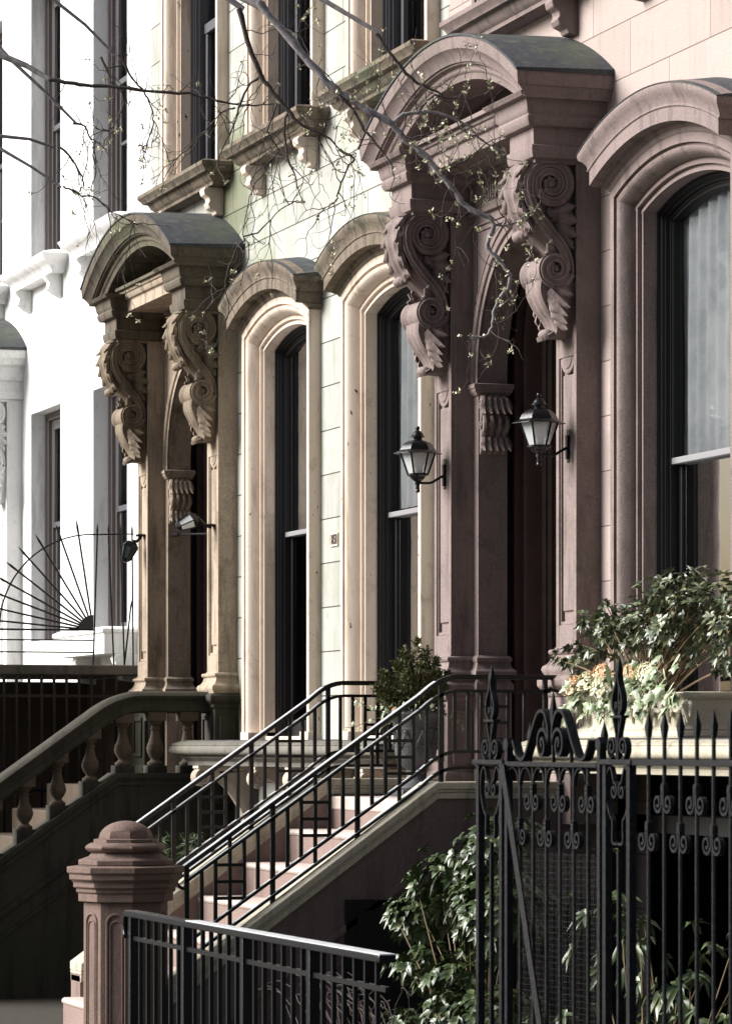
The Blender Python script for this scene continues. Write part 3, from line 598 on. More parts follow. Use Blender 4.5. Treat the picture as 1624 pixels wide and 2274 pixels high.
        for yy in (.0,):
            mb.box(x0+.03,x1-.03,-.200,-.184,1.80,1.83); mb.box(x0+.03,x1-.03,-.200,-.184,2.09,2.12); mb.box(x0+.03,x0+.05,-.200,-.184,1.83,2.09); mb.box(x1-.05,x1-.03,-.200,-.184,1.83,2.09)
            mb.box(x1+.034,x1+.05,-.15,-.03,1.78,2.11) 
        stack(mb,x0,x1,-.15,[(.06,1.45),(.06,1.70),(.045,1.73),(.034,1.74)],.01)
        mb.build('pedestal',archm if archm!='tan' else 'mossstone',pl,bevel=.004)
        if body is None:
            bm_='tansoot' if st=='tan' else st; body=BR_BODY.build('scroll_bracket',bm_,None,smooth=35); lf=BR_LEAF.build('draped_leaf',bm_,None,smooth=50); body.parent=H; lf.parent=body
            for q_ in BR_SIDE: q_.build('acanthus_leaf',bm_,None,smooth=50).parent=body
            body.location=(cx-w_.x,0,0)
        else:
            b2=copy_tree(body,H); b2.location=(cx-w_.x,0,0)
        # entablature block over the bracket
        mb=MB(); stack(mb,cx-.19,cx+.19,-.42,[(-.02,5.193),(.004,5.196),(.010,5.215),(.014,5.235),(.015,5.265),(.0,5.268),(.0,5.365),(.036,5.369),(.046,5.385),(.052,5.40),(.054,5.42),(.046,5.432),(.056,5.445),(.060,5.46),(.064,5.485),(.068,5.50),(.072,5.516),(.105,5.518),(.125,5.545)],.02)
        mb.build('entablature_block',topm,H,bevel=.003)
    mb=MB(); stack(mb,X-.90,X+.90,-.34,[(.0,5.41),(.0,5.50),(.02,5.505),(.035,5.53),(.035,5.545),(.05,5.55),(.05,5.575),(.02,5.59)],-.02,(0,0)); mb.build('cornice_beam',archm if archm!='tan' else 'tan',H,bevel=.003)
    mb=MB(); cz=3.38
    arc_cornice(mb,X,cz,[(2.434,-.12,1.24),(2.434,-.455,1.24),(2.470,-.465,1.24),(2.478,-.478,1.25),(2.490,-.482,1.25),(2.498,-.474,1.255),(2.510,-.476,1.26),(2.520,-.505,1.31),(2.528,-.507,1.32),(2.532,-.520,1.37),(2.560,-.530,1.375),(2.585,-.552,1.39),(2.60,-.566,1.395),(2.604,-.572,1.405),(2.645,-.578,1.41),(2.672,-.58,1.412),(2.675,-.56,1.412),(2.690,.0,1.412)])
    pd=mb.build('pediment_arch',topm,H)
    mb=MB(); arc_cornice(mb,X,cz,[(2.674,-.588,1.42),(2.688,-.588,1.42),(2.703,.0,1.42)],seg=40); mb.build('pediment_roof','lead',pd)
    mb=MB(); k=24; pts=[(X-1.235,5.45)]+[(X+2.45*math.sin(t),cz+2.45*math.cos(t)) for t in [-.53+1.06*i/k for i in range(k+1)]]+[(X+1.235,5.45)]
    mb.prism(pts,'y',-.13,-.10); mb.build('tympanum','netting' if topm!='tandark' else 'tandark',pd)
    mb=MB(); mb.box(X-.9,X+.9,-.42,-.12,5.575,5.60); mb.build('ledge',topm,pd)
def house(name,label,X0,X1,doorX,wins,uws,st,wallm,topm,archm,hoodm,doorm,blinds,curt):
    H=thing(name,label,'house',(doorX,0,0))
    wh=(st=='white')
    nwin=0
    holes=[(x-.60,x+.60,2.87,5.02) for x in wins]+[(x-.60,x+.60,6.37,9.0) for x in uws] if wh else [(x-.80,x+.80,1.93,4.955) for x in wins]+[(x-.70,x+.70,1.93,5.018) for x in wins]+[(x-.80,x+.80,6.37,9.55) for x in uws]
    if st=='brown': holes.append((-18.955,-14.1,.05,1.735))
    if not wh: nwin=2*len(wins)+len(uws)+(st=='brown')
    if st=='cream': holes+=[(-26.3,-25.75,.05,1.62),(-24.95,-21.7,.05,1.62)]
    if doorX is not None: holes.append((doorX-1.0,doorX+1.0,1.5,5.18))
    xs=sorted({X0,X1}|{h[0] for h in holes}|{h[1] for h in holes}); zs=sorted({-0.3,11.0}|{h[2] for h in holes}|{h[3] for h in holes})
    mb=MB()
    def hole(x,z): return any(h[0]<x<h[1] and h[2]<z<h[3] for h in holes)
    for i in range(len(xs)-1):
        for j in range(len(zs)-1):
            xc=(xs[i]+xs[i+1])/2; zc=(zs[j]+zs[j+1])/2
            if hole(xc,zc): continue
            a,b,c,d=xs[i],xs[i+1],zs[j],zs[j+1]
            mb.add([(a,0,c),(b,0,c),(b,0,d),(a,0,d)],[(0,1,2,3)]); mb.add([(a,.30,c),(b,.30,c),(b,.30,d),(a,.30,d)],[(3,2,1,0)])
    for h in holes[nwin:]:
        a,b,c,d=h; mb.add([(a,0,c),(a,.3,c),(a,.3,d),(a,0,d)],[(0,1,2,3)]); mb.add([(b,0,c),(b,.3,c),(b,.3,d),(b,0,d)],[(3,2,1,0)]); mb.add([(a,0,c),(b,0,c),(b,.3,c),(a,.3,c)],[(0,1,2,3)]); mb.add([(a,0,d),(b,0,d),(b,.3,d),(a,.3,d)],[(3,2,1,0)])
    mb.build('wall',wallm,H,smooth=0)
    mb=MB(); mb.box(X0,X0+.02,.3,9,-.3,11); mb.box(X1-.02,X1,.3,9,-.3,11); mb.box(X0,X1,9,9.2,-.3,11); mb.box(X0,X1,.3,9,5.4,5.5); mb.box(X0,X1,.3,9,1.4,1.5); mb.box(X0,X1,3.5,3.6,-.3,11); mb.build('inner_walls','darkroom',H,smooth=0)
    mb=MB(); mb.box(X0,X1,-.1,9.2,11,11.2); stack(mb,X0,X1,-.12,[(0,10.4),(.1,10.5),(.15,10.7),(.45,10.85),(.5,11.0),(.5,11.1)],.0,(0,0)); mb.build('roof',topm,H)
    if wh:
        for x in wins: plain_window(H,x,2.87,5.02)
        for x in uws:
            plain_window(H,x,6.37,9.0); mb=MB(); stack(mb,x-.80,x+.80,-.13,[(-.03,6.19),(.0,6.19),(.0,6.215),(.05,6.275),(.095,6.30),(.12,6.352),(.10,6.365),(-.02,6.40)]); sl_=mb.build('window_sill','white',H)
            for dx in (-.62,.62):
                mb=MB(); mb.prism([(0,6.19),(-.15,6.19),(-.165,6.165),(-.12,6.11),(-.13,6.06),(-.07,6.01),(0,5.975)],'x',x+dx-.06,x+dx+.06); mb.build('sill_console','white',sl_,bevel=.006)
        wins=[];uws=[]
    for i,x in enumerate(wins): window_tall(H,x,st,hoodm,curt[i],blinds[i])
    for x in uws: upper_window(H,x,st,'hoodstone' if topm=='tandark' else (topm))
    if doorX is not None: doorway(H,doorX,archm if archm=='tan' else st,topm,doorm,archm)
    return H
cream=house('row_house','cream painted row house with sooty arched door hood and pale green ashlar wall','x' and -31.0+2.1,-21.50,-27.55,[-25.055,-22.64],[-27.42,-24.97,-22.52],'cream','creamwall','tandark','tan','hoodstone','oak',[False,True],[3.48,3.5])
brown=house('row_house','brownstone row house at right with brown carved doorway between two black lanterns',-21.50,-14.0,-20.15,[-17.73,-15.35],[-20.0,-17.6,-15.2],'brown','brownwall','brown','brown','brown','oak',[False,False],[3.48,3.48])
white=house('row_house','bright white painted row house with tall grey framed windows, farthest left',-36.6,-28.90,-34.95,[-32.75,-30.30],[-35.2,-32.75,-30.30],'white','white','white','white','white','oak',[False,False],[3.6,3.6])
tag(cream,'cream row house with sooty arched door hood, between the white and brown houses')
# date plaque
pq=thing('date_plaque','small carved 1858 date stone on the pale wall between the two cream windows','plaque',(-23.88,-.002,3.325))
mb=MB(); mb.box(-23.98,-23.80,-.006,.01,3.28,3.37); 
for b in ((-23.98,-23.80,3.28,3.287),(-23.98,-23.80,3.363,3.37),(-23.98,-23.973,3.287,3.363),(-23.807,-23.80,3.287,3.363)): mb.box(b[0],b[1],-.011,-.005,b[2],b[3])
mb.build('stone_tablet','cream',pq)
cu=bpy.data.curves.new('numerals','FONT'); cu.body='1858'; cu.size=.098; cu.offset=.0022; cu.extrude=.002; cu.align_x='CENTER'; cu.align_y='CENTER'
co=bpy.data.objects.new('numerals_tmp',cu); sc.collection.objects.link(co); bpy.context.view_layer.update()
me=bpy.data.meshes.new_from_object(co); bpy.data.objects.remove(co); me.name='numerals'; me.materials.clear(); me.materials.append(MT['barkd'])
no=bpy.data.objects.new('numerals',me); sc.collection.objects.link(no); no.parent=pq; no.rotation_euler=(PI/2,0,0); no.location=(-.01,-.006,0); no.scale=(.72,1.0,1)
# balcony shelves under the parlour windows
def balcony(H,x0,x1,top,cons,stm):
    mb=MB(); stack(mb,x0,x1,-.42,[(-.02,1.74),(.0,1.745),(.0,1.775),(.02,1.79),(.035,1.80),(.035,1.815),(.09,1.825),(.112,1.84),(.118,1.86),(.110,1.882),(.095,1.892),(.10,1.895),(.10,1.905),(.05,1.925)],.0)
    b=mb.build('balcony',top,H); mbx=MB(); mbx.box(x0-.0,x1+.0,-.45,.0,1.9255,1.932); mbx.build('balcony_top','lead',b)
    mb0=MB(); sp=spiral((-.395,1.655),.062,.012,PI*.5,1.6,34,1); mb0.flat(sp,.016,'x',-.066,.066)
    mb0.prism([(-.395+.05*math.cos(2*PI*k/16),1.655+.05*math.sin(2*PI*k/16)) for k in range(16)],'x',-.052,.052)
    for k in range(5): 
        x=-.05+.025*k; mb0.flat([(-.395+.064*math.cos(t),1.655+.064*math.sin(t)) for t in [PI*.5+PI*j/12 for j in range(13)]],.008,'x',x-.007,x+.007)
    mb0.box(-.075,.075,-.44,.0,1.722,1.742); mb0.box(-.06,.06,-.42,.0,1.70,1.722)
    leg=smoothpath([(-.36,1.70),(-.27,1.66),(-.16,1.56),(-.08,1.42),(-.04,1.26),(-.05,1.15),(-.09,1.10)],5); mb0.flat([(p.x,p.y) for p in leg],[.06-.03*i/len(leg) for i in range(len(leg))],'x',-.05,.05)
    mb0.prism([(0,1.70),(-.30,1.68),(-.17,1.52),(-.08,1.38),(-.04,1.2),(0,1.15)],'x',-.035,.035)
    w_=Vector(H['_w'])
    for x in cons:
        o=mb0.build('scroll_console',stm,None,smooth=35); o.parent=b; o.location=(x-w_.x,0,0)
balcony(cream,-26.22,-21.50,'ledge',[-25.93,-24.44,-23.56,-22.0],'cream')
balcony(brown,-18.80,-14.3,'coping',[],'brown')
balcony_w=MB(); stack(balcony_w,-31.1,-29.3,-.30,[(0,2.66),(.0,2.83),(.02,2.84),(.02,2.87),(-.02,2.89)],.0); bw=balcony_w.build('window_sill','white',white,bevel=.005)
for x in (-30.75,-29.35):
    c=MB(); c.prism([(0,2.66),(-.20,2.66),(-.22,2.62),(-.2,2.57),(-.13,2.54),(-.13,2.5),(-.16,2.47),(-.15,2.44),(0,2.42)],'x',x-.07,x+.07); c.build('sill_console','white',bw,bevel=.008)
# ---------------- ground ----------------
def struct(name,mb,mat): return tag(mb.build(name,mat,smooth=0),kind='structure')
mb=MB(); mb.box(-400,400,-400,400,-.6,-.40); struct('ground',mb,'asphalt')
mb=MB(); mb.box(-60,20,-3.95,0,-.35,.0); struct('garden_soil',mb,'soil')
mb=MB(); mb.box(-60,20,-7.2,-3.955,-.35,-.02); struct('pavement',mb,'pave')
mb=MB(); mb.box(-60,20,-7.36,-7.205,-.40,-.01); struct('kerb',mb,'coping')
# ---------------- brown stoop ----------------
st=thing('stone_stoop','brownstone front steps with pale worn copings and black iron railings','stoop',(-20.15,-1.5,0))
XN0,XN1=-19.26,-18.97; XF0,XF1=-21.33,-21.04
def cheek(parent,x0,x1,yc,zt,slope,yend,mc,mw,near=True,name='cheek_wall'):
    zc=lambda y: zt-slope*max(0,(yc-y))   # top of coping at y (y negative outward)
    zb=lambda y,d: zc(y)-d
    mb=MB(); mb.prism([(0.0,-.05),(0.0,zt-.06),(yc+.01,zt-.06),(yend,zb(yend,.07)),(yend,-.05)],'x',x0+.03,x1-.03)
    wl=mb.build(name,mw,parent)
    mb=MB()
    def band(d0,d1,xa,xb,y0=0.0):
        k=slope*.0
        mb.prism([(y0,zt-d0),(yc,zt-d0),(yend,zc(yend)-d0*1.23),(yend,zc(yend)-d1*1.23),(yc+.012,zt-d1),(y0,zt-d1)],'x',xa,xb)
    band(.0,.042,x0,x1); band(.042,.058,x0+.008,x1-.008); band(.058,.095,x0+.018,x1-.014)
    o=mb.build('coping',mc,wl,bevel=.006)
    if near:
        mb=MB()
        for d0,d1,e in ((.335,.350,.0),(.350,.385,.014),(.385,.398,.004),(.50,.512,-.006),(.515,.54,.006)):
            mb.prism([(-.55,zt-d0),(yc+.08,zt-d0),(yend,zc(yend)-d0*1.23+.03),(yend,zc(yend)-d1*1.23+.03),(yc+.09,zt-d1),(-.55,zt-d1)],'x',x1-.04,x1-.022+e)
        mb.build('cheek_moulding',mw,wl,bevel=.003)
    return wl
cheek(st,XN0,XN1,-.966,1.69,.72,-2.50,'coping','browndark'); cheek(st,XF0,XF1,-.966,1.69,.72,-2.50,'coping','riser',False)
mb=MB(); mb.box(XF1-.035,XN0+.035,-.90,.05,-.05,1.545); mb.box(XF1-.033,XN0+.033,-.93,.19,1.5,1.584)
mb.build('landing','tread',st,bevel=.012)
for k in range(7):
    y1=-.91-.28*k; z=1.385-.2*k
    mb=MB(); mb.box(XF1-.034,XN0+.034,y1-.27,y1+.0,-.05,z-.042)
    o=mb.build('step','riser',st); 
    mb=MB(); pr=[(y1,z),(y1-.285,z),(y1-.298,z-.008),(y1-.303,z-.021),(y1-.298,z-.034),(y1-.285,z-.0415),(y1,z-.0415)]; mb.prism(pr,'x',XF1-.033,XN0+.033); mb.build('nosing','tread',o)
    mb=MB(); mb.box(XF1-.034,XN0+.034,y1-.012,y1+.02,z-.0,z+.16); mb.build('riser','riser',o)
mb=MB(); mb.box(-18.998,-18.978,-1.50,-.03,.0,1.04)
for a,b in ((-1.48,-1.10),(-1.06,-.58),(-.54,-.06)):
    mb.box(-18.979,-18.972,a+.05,b-.05,.12,.52); mb.box(-18.979,-18.972,a+.05,b-.05,.60,.98)
mb.build('understoop_dark_panel','wood',st,bevel=.003)  # black panel painted in place of the dark opening under the stoop
# newel post
NW=(-19.10,-2.72); nw=thing('newel_post','octagonal brownstone newel post with domed cap at the foot of the brown steps','newel post',(NW[0],NW[1],0)); ph=R(-5.7)
def octa(prof,name,mat,bevel=.004,n=8,smooth=30,parent=None):
    mb=MB(); mb.lathe(prof,(NW[0],NW[1],0),n,ph); return mb.build(name,mat,parent or nw,bevel=bevel,smooth=smooth)
octa([(.27,-.03),(.27,.14),(.25,.17),(.235,.19),(.232,1.045)],'shaft','newel')
octa([(.225,1.045),(.262,1.046),(.262,1.092),(.274,1.098),(.274,1.118),(.290,1.124),(.290,1.150),(.300,1.160),(.312,1.168),(.312,1.196),(.325,1.204),(.325,1.236),(.25,1.244)],'cap','newel')
octa([(.245,1.243),(.262,1.245),(.262,1.272),(.238,1.280),(.205,1.292),(.192,1.306),(.185,1.312)],'cap_base','newel')
mb=MB(); mb.lathe([(.185,1.311)]+[(.195+.030*math.sin(PI*k/8),1.312+.052*k/8) for k in range(9)]+[(.178,1.366),(.178,1.384),(.15,1.388)],(NW[0],NW[1],0),8,ph); mb.build('torus','newel',nw,smooth=30)
mb=MB(); mb.lathe([(.150*math.cos(a),1.386+.098*math.sin(a)) for a in [PI/2*k/9 for k in range(10)]],(NW[0],NW[1],0),8,ph); mb.build('dome','newel',nw,smooth=35)
for k in range(8):   # arched sunk panels: a raised arched bead on each face
    a=ph+PI/8+k*PI/4; ap=.232*math.cos(PI/8); c=Vector((NW[0]+ap*math.cos(a),NW[1]+ap*math.sin(a))); t=Vector((-math.sin(a),math.cos(a))); nn=Vector((math.cos(a),math.sin(a)))
    mb=MB(); 
    for wd,z1,rr in ((.052,.93,.008),(.034,.91,.0055)):
        pts=[(-wd,.25)]+[(-wd*math.cos(PI*j/12),z1+wd*math.sin(PI*j/12)) for j in range(13)]+[(wd,.25)]
        mb.tube([(c.x+t.x*u+nn.x*.001,c.y+t.y*u+nn.y*.001,z) for u,z in pts],rr,6)
    mb.build('panel_bead','newel',nw)
# ---------------- iron stair railings ----------------
def zr(y,off=0.):   # handrail height along the flight
    yc=-.90; 
    if y>=yc+.10: z=2.285
    elif y<=yc-.12: z=2.262-.695*(yc-y)
    else:
        t=(yc+.10-y)/.22; z1=2.262-.695*.12; z=2.285*(1-t)**2+2*(1-t)*t*2.283+t*t*z1
    return z+off
def railing(label,x):
    r=thing('iron_railing',label,'railing',(x,-1.3,1.6),'black iron railings of the brown stoop')
    ys=[-.24-.04*i for i in range(56)]; ye=-2.44
    def rail(off,t,wd,y0,y1,name):
        n=70; pts=[(y0+(y1-y0)*k/n,zr(y0+(y1-y0)*k/n,off)) for k in range(n+1)]; return pts
    top=rail(0,0,0,-.22,-2.40,'')
    mb=MB(); end=[(-2.40-.035*math.sin(a)*1.2,zr(-2.40)-.045+.045*math.cos(a)-.02*(a/PI)) for a in [PI*1.2*k/10 for k in range(1,11)]]
    beg=[(-.22+.04*math.sin(a),2.285-.04+.04*math.cos(a)) for a in [PI*1.3*k/10 for k in range(10,0,-1)]]
    mb.flat(beg+top+end,.018,'x',x-.021,x+.021); mb.flat([(p[0],p[1]-.012) for p in top],.014,'x',x-.012,x+.012); hr_=mb.build('handrail','iron',r,bevel=.003)
    mb=MB(); mb.flat([(p[0],p[1]+.0105) for p in top if p[0]<-.93],.0045,'x',x-.0225,x+.0225); mb.build('painted_sheen','railsheen',hr_)  # pale strip paints the sky reflection along the sloped handrail
    for off,nm in ((-.084,'upper_rail'),(-.425,'lower_rail'),(-.515,'bottom_rail')):
        mb=MB(); mb.flat(rail(off,0,0,-.245,-2.385,''),.018,'x',x-.013,x+.013); o_=mb.build(nm,'iron',r); mb=MB(); mb.flat([(p[0],p[1]+.0098) for p in rail(off,0,0,-.95,-2.37,'')],.0034,'x',x-.014,x+.014); mb.build('painted_sheen','railsheen',o_)  # same painted reflection strip on the sloped part of each rail
    posts=[-.90-.4925*k for k in range(4)]
    def bar(y,z0,z1,t,nm):
        mb=MB(); mb.box(x-t/2,x+t/2,y-t/2,y+t/2,z0,z1); return mb.build(nm,'iron',r,bevel=.002)
    def coz(y): return 1.69-.72*max(0,-.966-y)
    for y in posts: bar(y,coz(y)-.015,zr(y)-.012,.026,'post')
    bar(-.275,1.60,zr(-.27)-.01,.026,'post')
    for i,y in enumerate(posts[:3]+[-.40]):
        m=y-.246 if i<3 else -.5875
        st_=.082 if i<3 else .08
        if i==3: seq=[(-.82,0),(-.74,0),(-.66,1),(-.58,2),(-.50,1),(-.40,0)]
        else: seq=[(m+2*st_*.98,0),(m+st_,1),(m,2),(m-st_,1),(m-2*st_*.98,0)]
        ls=[]
        for yy,kind in seq:
            if kind==2: bar(yy,zr(yy,-.51),zr(yy)-.012,.020,'baluster')
            else: bar(yy,zr(yy,-.425),zr(yy,-.084),.020,'baluster')
            if kind: ls.append(yy)
        mb=MB(); zc_=zr(ls[1])
        for dz in (-.17,-.262,-.354):
            mb.box(x-.009,x+.009,min(ls),max(ls),zc_+dz-.009,zc_+dz+.009)
        mb.build('lattice','iron',r)
    return r
railing('near black iron railing on the pale coping, ending beside the octagonal newel post',-19.10)
railing('far black iron railing of the brown steps, beyond the stair treads',-21.20)
# ---------------- cream house stoop ----------------
s2=thing('stone_stoop','mossy dark stone stoop with urn shaped balusters at the cream house door','stoop',(-27.5,-1.5,0))
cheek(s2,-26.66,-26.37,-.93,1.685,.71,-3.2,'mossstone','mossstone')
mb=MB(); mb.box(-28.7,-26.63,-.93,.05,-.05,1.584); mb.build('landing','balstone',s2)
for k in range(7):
    y1=-.93-.28*k; z=1.385-.2*k; mb=MB(); mb.box(-28.7,-26.63,y1-.29,y1,z-.2,z); mb.build('step','balstone',s2,bevel=.01)
def zq(y,off=0.):
    if y>=-.72: z=2.305
    elif y<=-1.15: z=2.135-.71*(-1.15-y)
    else:
        t=(-.72-y)/.43; z=2.305*(1-t)**2+2*(1-t)*t*2.303+t*t*2.135
    return z+off
def rail_profile(mb,x,pts,prof):
    P=[Vector(p) for p in pts]; rows=[]
    for i,p in enumerate(P):
        d=(P[min(i+1,len(P)-1)]-P[max(i-1,0)]).normalized(); nn=Vector((-d.y,d.x)); 
        if nn.y<0: nn=-nn
        rows.append([(x+a,p.x+nn.x*b,p.y+nn.y*b) for a,b in prof])
    mb.grid(rows,closeu=True,caps=True)
mb=MB(); hp=[(.0,0),(.07,-.004),(.10,-.016),(.118,-.036),(.112,-.052),(.10,-.056),(.10,-.064),(.085,-.070),(.078,-.10),(.085,-.112),(.080,-.15),(.06,-.165),(0,-.168)]
prof=hp+[(-a,b) for a,b in reversed(hp[1:-1])]
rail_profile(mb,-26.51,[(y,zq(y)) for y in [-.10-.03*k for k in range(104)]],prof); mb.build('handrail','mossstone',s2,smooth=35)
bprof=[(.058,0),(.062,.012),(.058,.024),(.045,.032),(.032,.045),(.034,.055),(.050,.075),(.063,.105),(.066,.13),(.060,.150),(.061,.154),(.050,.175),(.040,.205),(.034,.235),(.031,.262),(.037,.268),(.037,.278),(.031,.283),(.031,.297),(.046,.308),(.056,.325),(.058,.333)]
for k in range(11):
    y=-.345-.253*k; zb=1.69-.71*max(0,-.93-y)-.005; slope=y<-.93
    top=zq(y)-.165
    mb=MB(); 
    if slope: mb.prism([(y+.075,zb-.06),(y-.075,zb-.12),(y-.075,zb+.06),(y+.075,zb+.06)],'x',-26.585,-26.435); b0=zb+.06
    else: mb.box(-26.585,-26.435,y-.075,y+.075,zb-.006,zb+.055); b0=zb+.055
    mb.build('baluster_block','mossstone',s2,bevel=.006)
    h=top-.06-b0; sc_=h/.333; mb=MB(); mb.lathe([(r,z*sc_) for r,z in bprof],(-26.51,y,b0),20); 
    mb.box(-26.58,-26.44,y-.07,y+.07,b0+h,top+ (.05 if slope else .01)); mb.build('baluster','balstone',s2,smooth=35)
    if b0<.3: break
# side ledge, sunburst guard and area railing on the far side of the cream door
lg=thing('shade_porch','side porch with a mossy flat stone roof deepened to cast shade, left of the cream doorway','porch',(-29.0,-1.0,0))
mb=MB(); mb.box(-31.2,-28.90,-3.2,-.03,2.475,2.555); mb.build('shading_slab','ledge',lg,bevel=.01)  # slab extended behind its visible edge to keep the space below dark
mb=MB(); mb.box(-31.0,-28.92,-.028,-.004,-.05,2.47); mb.build('added_dark_backing','balstone',lg)  # dark sheet added over the white wall to cut its bounce light
mb=MB(); mb.box(-31.2,-31.0,-3.2,-.01,-.05,2.45); mb.build('wall_panel','balstone',lg)
for i in range(9): 
    pass
ar=thing('iron_fence','black iron bars standing in the dark under the mossy side ledge','fence',(-28.97,-1.0,1.2))
for k in range(22):
    mb=MB(); y=-.28-.105*k; mb.box(-28.985,-28.965,y-.011,y+.011,.2,2.474); mb.build('bar','iron',ar)
for z in (2.30,1.52,.4):
    mb=MB(); mb.box(-28.982,-28.968,-2.6,-.1,z-.012,z+.012); mb.build('rail','iron',ar)
fg=thing('iron_guard','tall black sunburst iron guard standing on the mossy side ledge, farthest left','iron guard',(-28.97,-.45,2.56))
X=-28.97; hub=(-.475,2.845)
mb=MB(); rim=[(-.13,3.645),(-.44,3.635)]+[(hub[0]-.79*math.sin(a),hub[1]+.79*math.cos(a)) for a in [R(90)*k/16 for k in range(1,17)]]; mb.flat(rim,.012,'x',X-.007,X+.007); mb.build('rim','iron',fg)
mb=MB(); mb.prism([hub]+[(hub[0]-.125*math.sin(a),hub[1]+.125*math.cos(a)) for a in [PI/2*k/12 for k in range(13)]],'x',X-.006,X+.006); mb.build('hub_plate','greywood',fg)
for a in (9,20,32,43,53,62,70,78,85,90):
    aa=R(a); mb=MB(); mb.tube([(X,hub[0]-r_*math.sin(aa),hub[1]+r_*math.cos(aa)) for r_ in (.12,.80,.86,.93)],[.0085,.0085,.011,.001],6); mb.build('ray','iron',fg)
for y0,y1 in ((-.44,-.475),(-.345,-.30),(-.245,-.21),(-.145,-.135)):
    mb=MB(); mb.tube([(X,y1,2.556),(X,y0,3.64),(X,y0,3.67),(X,y0,3.735)],[.0075,.0075,.010,.001],6); mb.build('spear','iron',fg)
for z in (2.845,2.76,2.66):
    mb=MB(); mb.box(X-.006,X+.006,-1.27,-.47,z-.006,z+.006); mb.build('rail','iron',fg)
mb=MB(); mb.tube([(X,-.21,2.557),(X,-.155,3.05),(X,-.14,3.1)],.008,6); mb.build('brace','iron',fg)
# iron bar across the cream doorway, holes
ib=thing('iron_bar','black horizontal iron stay projecting from the cream door reveal','bar',(-28.36,.1,3.60))
mb=MB(); mb.tube([(-28.362,.02,3.61),(-28.30,.02,3.605),(-28.2,.02,3.60),(-28.1,.02,3.597)],[.012,.020,.020,.016],8); mb.tube([(-28.12,.02,3.597),(-26.74,.02,3.53)],.009,8); mb.build('rod','iron',ib)
# ---------------- wall lanterns ----------------
def lantern(label,cx,cy,zt,wally,group='black coach lanterns beside the brown door'):
    t=thing('wall_lantern',label,'lantern',(cx,wally,zt-.28),group); c=(cx,cy,zt)
    n=6; ph=R(18); K=1.13; VZ=lambda mb:mb
    mb=MB(); mb.lathe([(.000,0),(.010,-.002),(.0125,-.012),(.010,-.022),(.006,-.026),(.010,-.028)],(cx,cy,zt),14); mb.lathe([(.006,-.024),(.018,-.032),(.028,-.045),(.034,-.058),(.040,-.064),(.040,-.067),(.026,-.070),(.024,-.084),(.030,-.088)],(cx,cy,zt),20); mb.build('finial','iron',t,smooth=35)
    mb=MB(); mb.lathe([(.034,-.086),(.052,-.090),(.072,-.102),(.088,-.120),(.096,-.136),(.100,-.146),(.112,-.152),(.138,-.166),(.138,-.170),(.100,-.166),(.03,-.150)],(cx,cy,zt),n,ph); mb.build('roof','iron',t,smooth=20,bevel=.0015)
    mb=MB()
    for k in range(n):
        a=ph+2*PI*k/n; mb.tube([(cx+.098*math.cos(a),cy+.098*math.sin(a),zt-.160),(cx+.056*math.cos(a),cy+.056*math.sin(a),zt-.292)],.0058,5)
    mb.lathe([(.04,-.286),(.062,-.288),(.062,-.298),(.050,-.304),(.040,-.312),(.038,-.318),(.024,-.330),(.016,-.336),(.016,-.352),(.011,-.356),(.011,-.372),(.014,-.374),(.014,-.378),(.009,-.380),(.013,-.388),(.0135,-.394),(.009,-.402),(.0,-.404)],(cx,cy,zt),12); mb.build('cage','iron',t,smooth=30)
    mb=MB()
    for k in range(n):
        a=ph+2*PI*k/n;b=ph+2*PI*(k+1)/n; r0,r1=.094,.0545
        mb.add([(cx+r0*math.cos(a),cy+r0*math.sin(a),zt-.163),(cx+r0*math.cos(b),cy+r0*math.sin(b),zt-.163),(cx+r1*math.cos(b),cy+r1*math.sin(b),zt-.288),(cx+r1*math.cos(a),cy+r1*math.sin(a),zt-.288)],[(0,1,2,3)])
    mb.build('pane','lampglass',t,smooth=0)
    mb=MB(); mb.lathe([(.010,-.17),(.035,-.175),(.036,-.21),(.033,-.225),(.033,-.240),(.020,-.246),(.020,-.285)],(cx,cy,zt),16); mb.build('bulb','bulb',t,smooth=35)
    mb=MB(); pts=smoothpath([(cy,zt-.352),(cy+.05,zt-.354),(cy+.09,zt-.350),(cy+.125,zt-.33),(wally+.0,zt-.29)],5); mb.tube([(cx,p.x,p.y) for p in pts],.0085,8); mb.box(cx-.022,cx+.022,wally-.018,wally+.001,zt-.39,zt-.20); mb.box(cx-.015,cx+.015,wally-.030,wally-.017,zt-.37,zt-.235); mb.build('bracket_arm','iron',t,bevel=.002)
    for ch in [o for o in bpy.data.objects if o.parent==t and not o.name.startswith('bracket')]:
        for v in ch.data.vertices:
            w0=Vector(t['_w']); q=v.co+w0; q=Vector((cx+(q.x-cx)*1.12,cy+(q.y-cy)*1.12,zt+(q.z-zt)*1.03)); v.co=q-w0
    return t
MT['lampglass']=glassmat('lantern_glass',(.9,.92,.92))
MT['lampglass'].node_tree.nodes.clear()
_n=MT['lampglass'].node_tree; _o=_n.nodes.new('ShaderNodeOutputMaterial'); _a=_n.nodes.new('ShaderNodeBsdfTransparent'); _b=_n.nodes.new('ShaderNodeBsdfPrincipled'); _b.inputs['Base Color'].default_value=(.80,.84,.86,1); _b.inputs['Roughness'].default_value=.2; _m=_n.nodes.new('ShaderNodeMixShader'); _m.inputs[0].default_value=.58
_n.links.new(_a.outputs[0],_m.inputs[1]); _n.links.new(_b.outputs[0],_m.inputs[2]); _n.links.new(_m.outputs[0],_o.inputs[0])
lantern('black coach lantern hanging in front of the left pilaster of the brown doorway',-21.20,-.315,3.882,-.121)
lantern('black coach lantern on the right pilaster of the brown doorway, highest',-19.09,-.315,3.892,-.121)
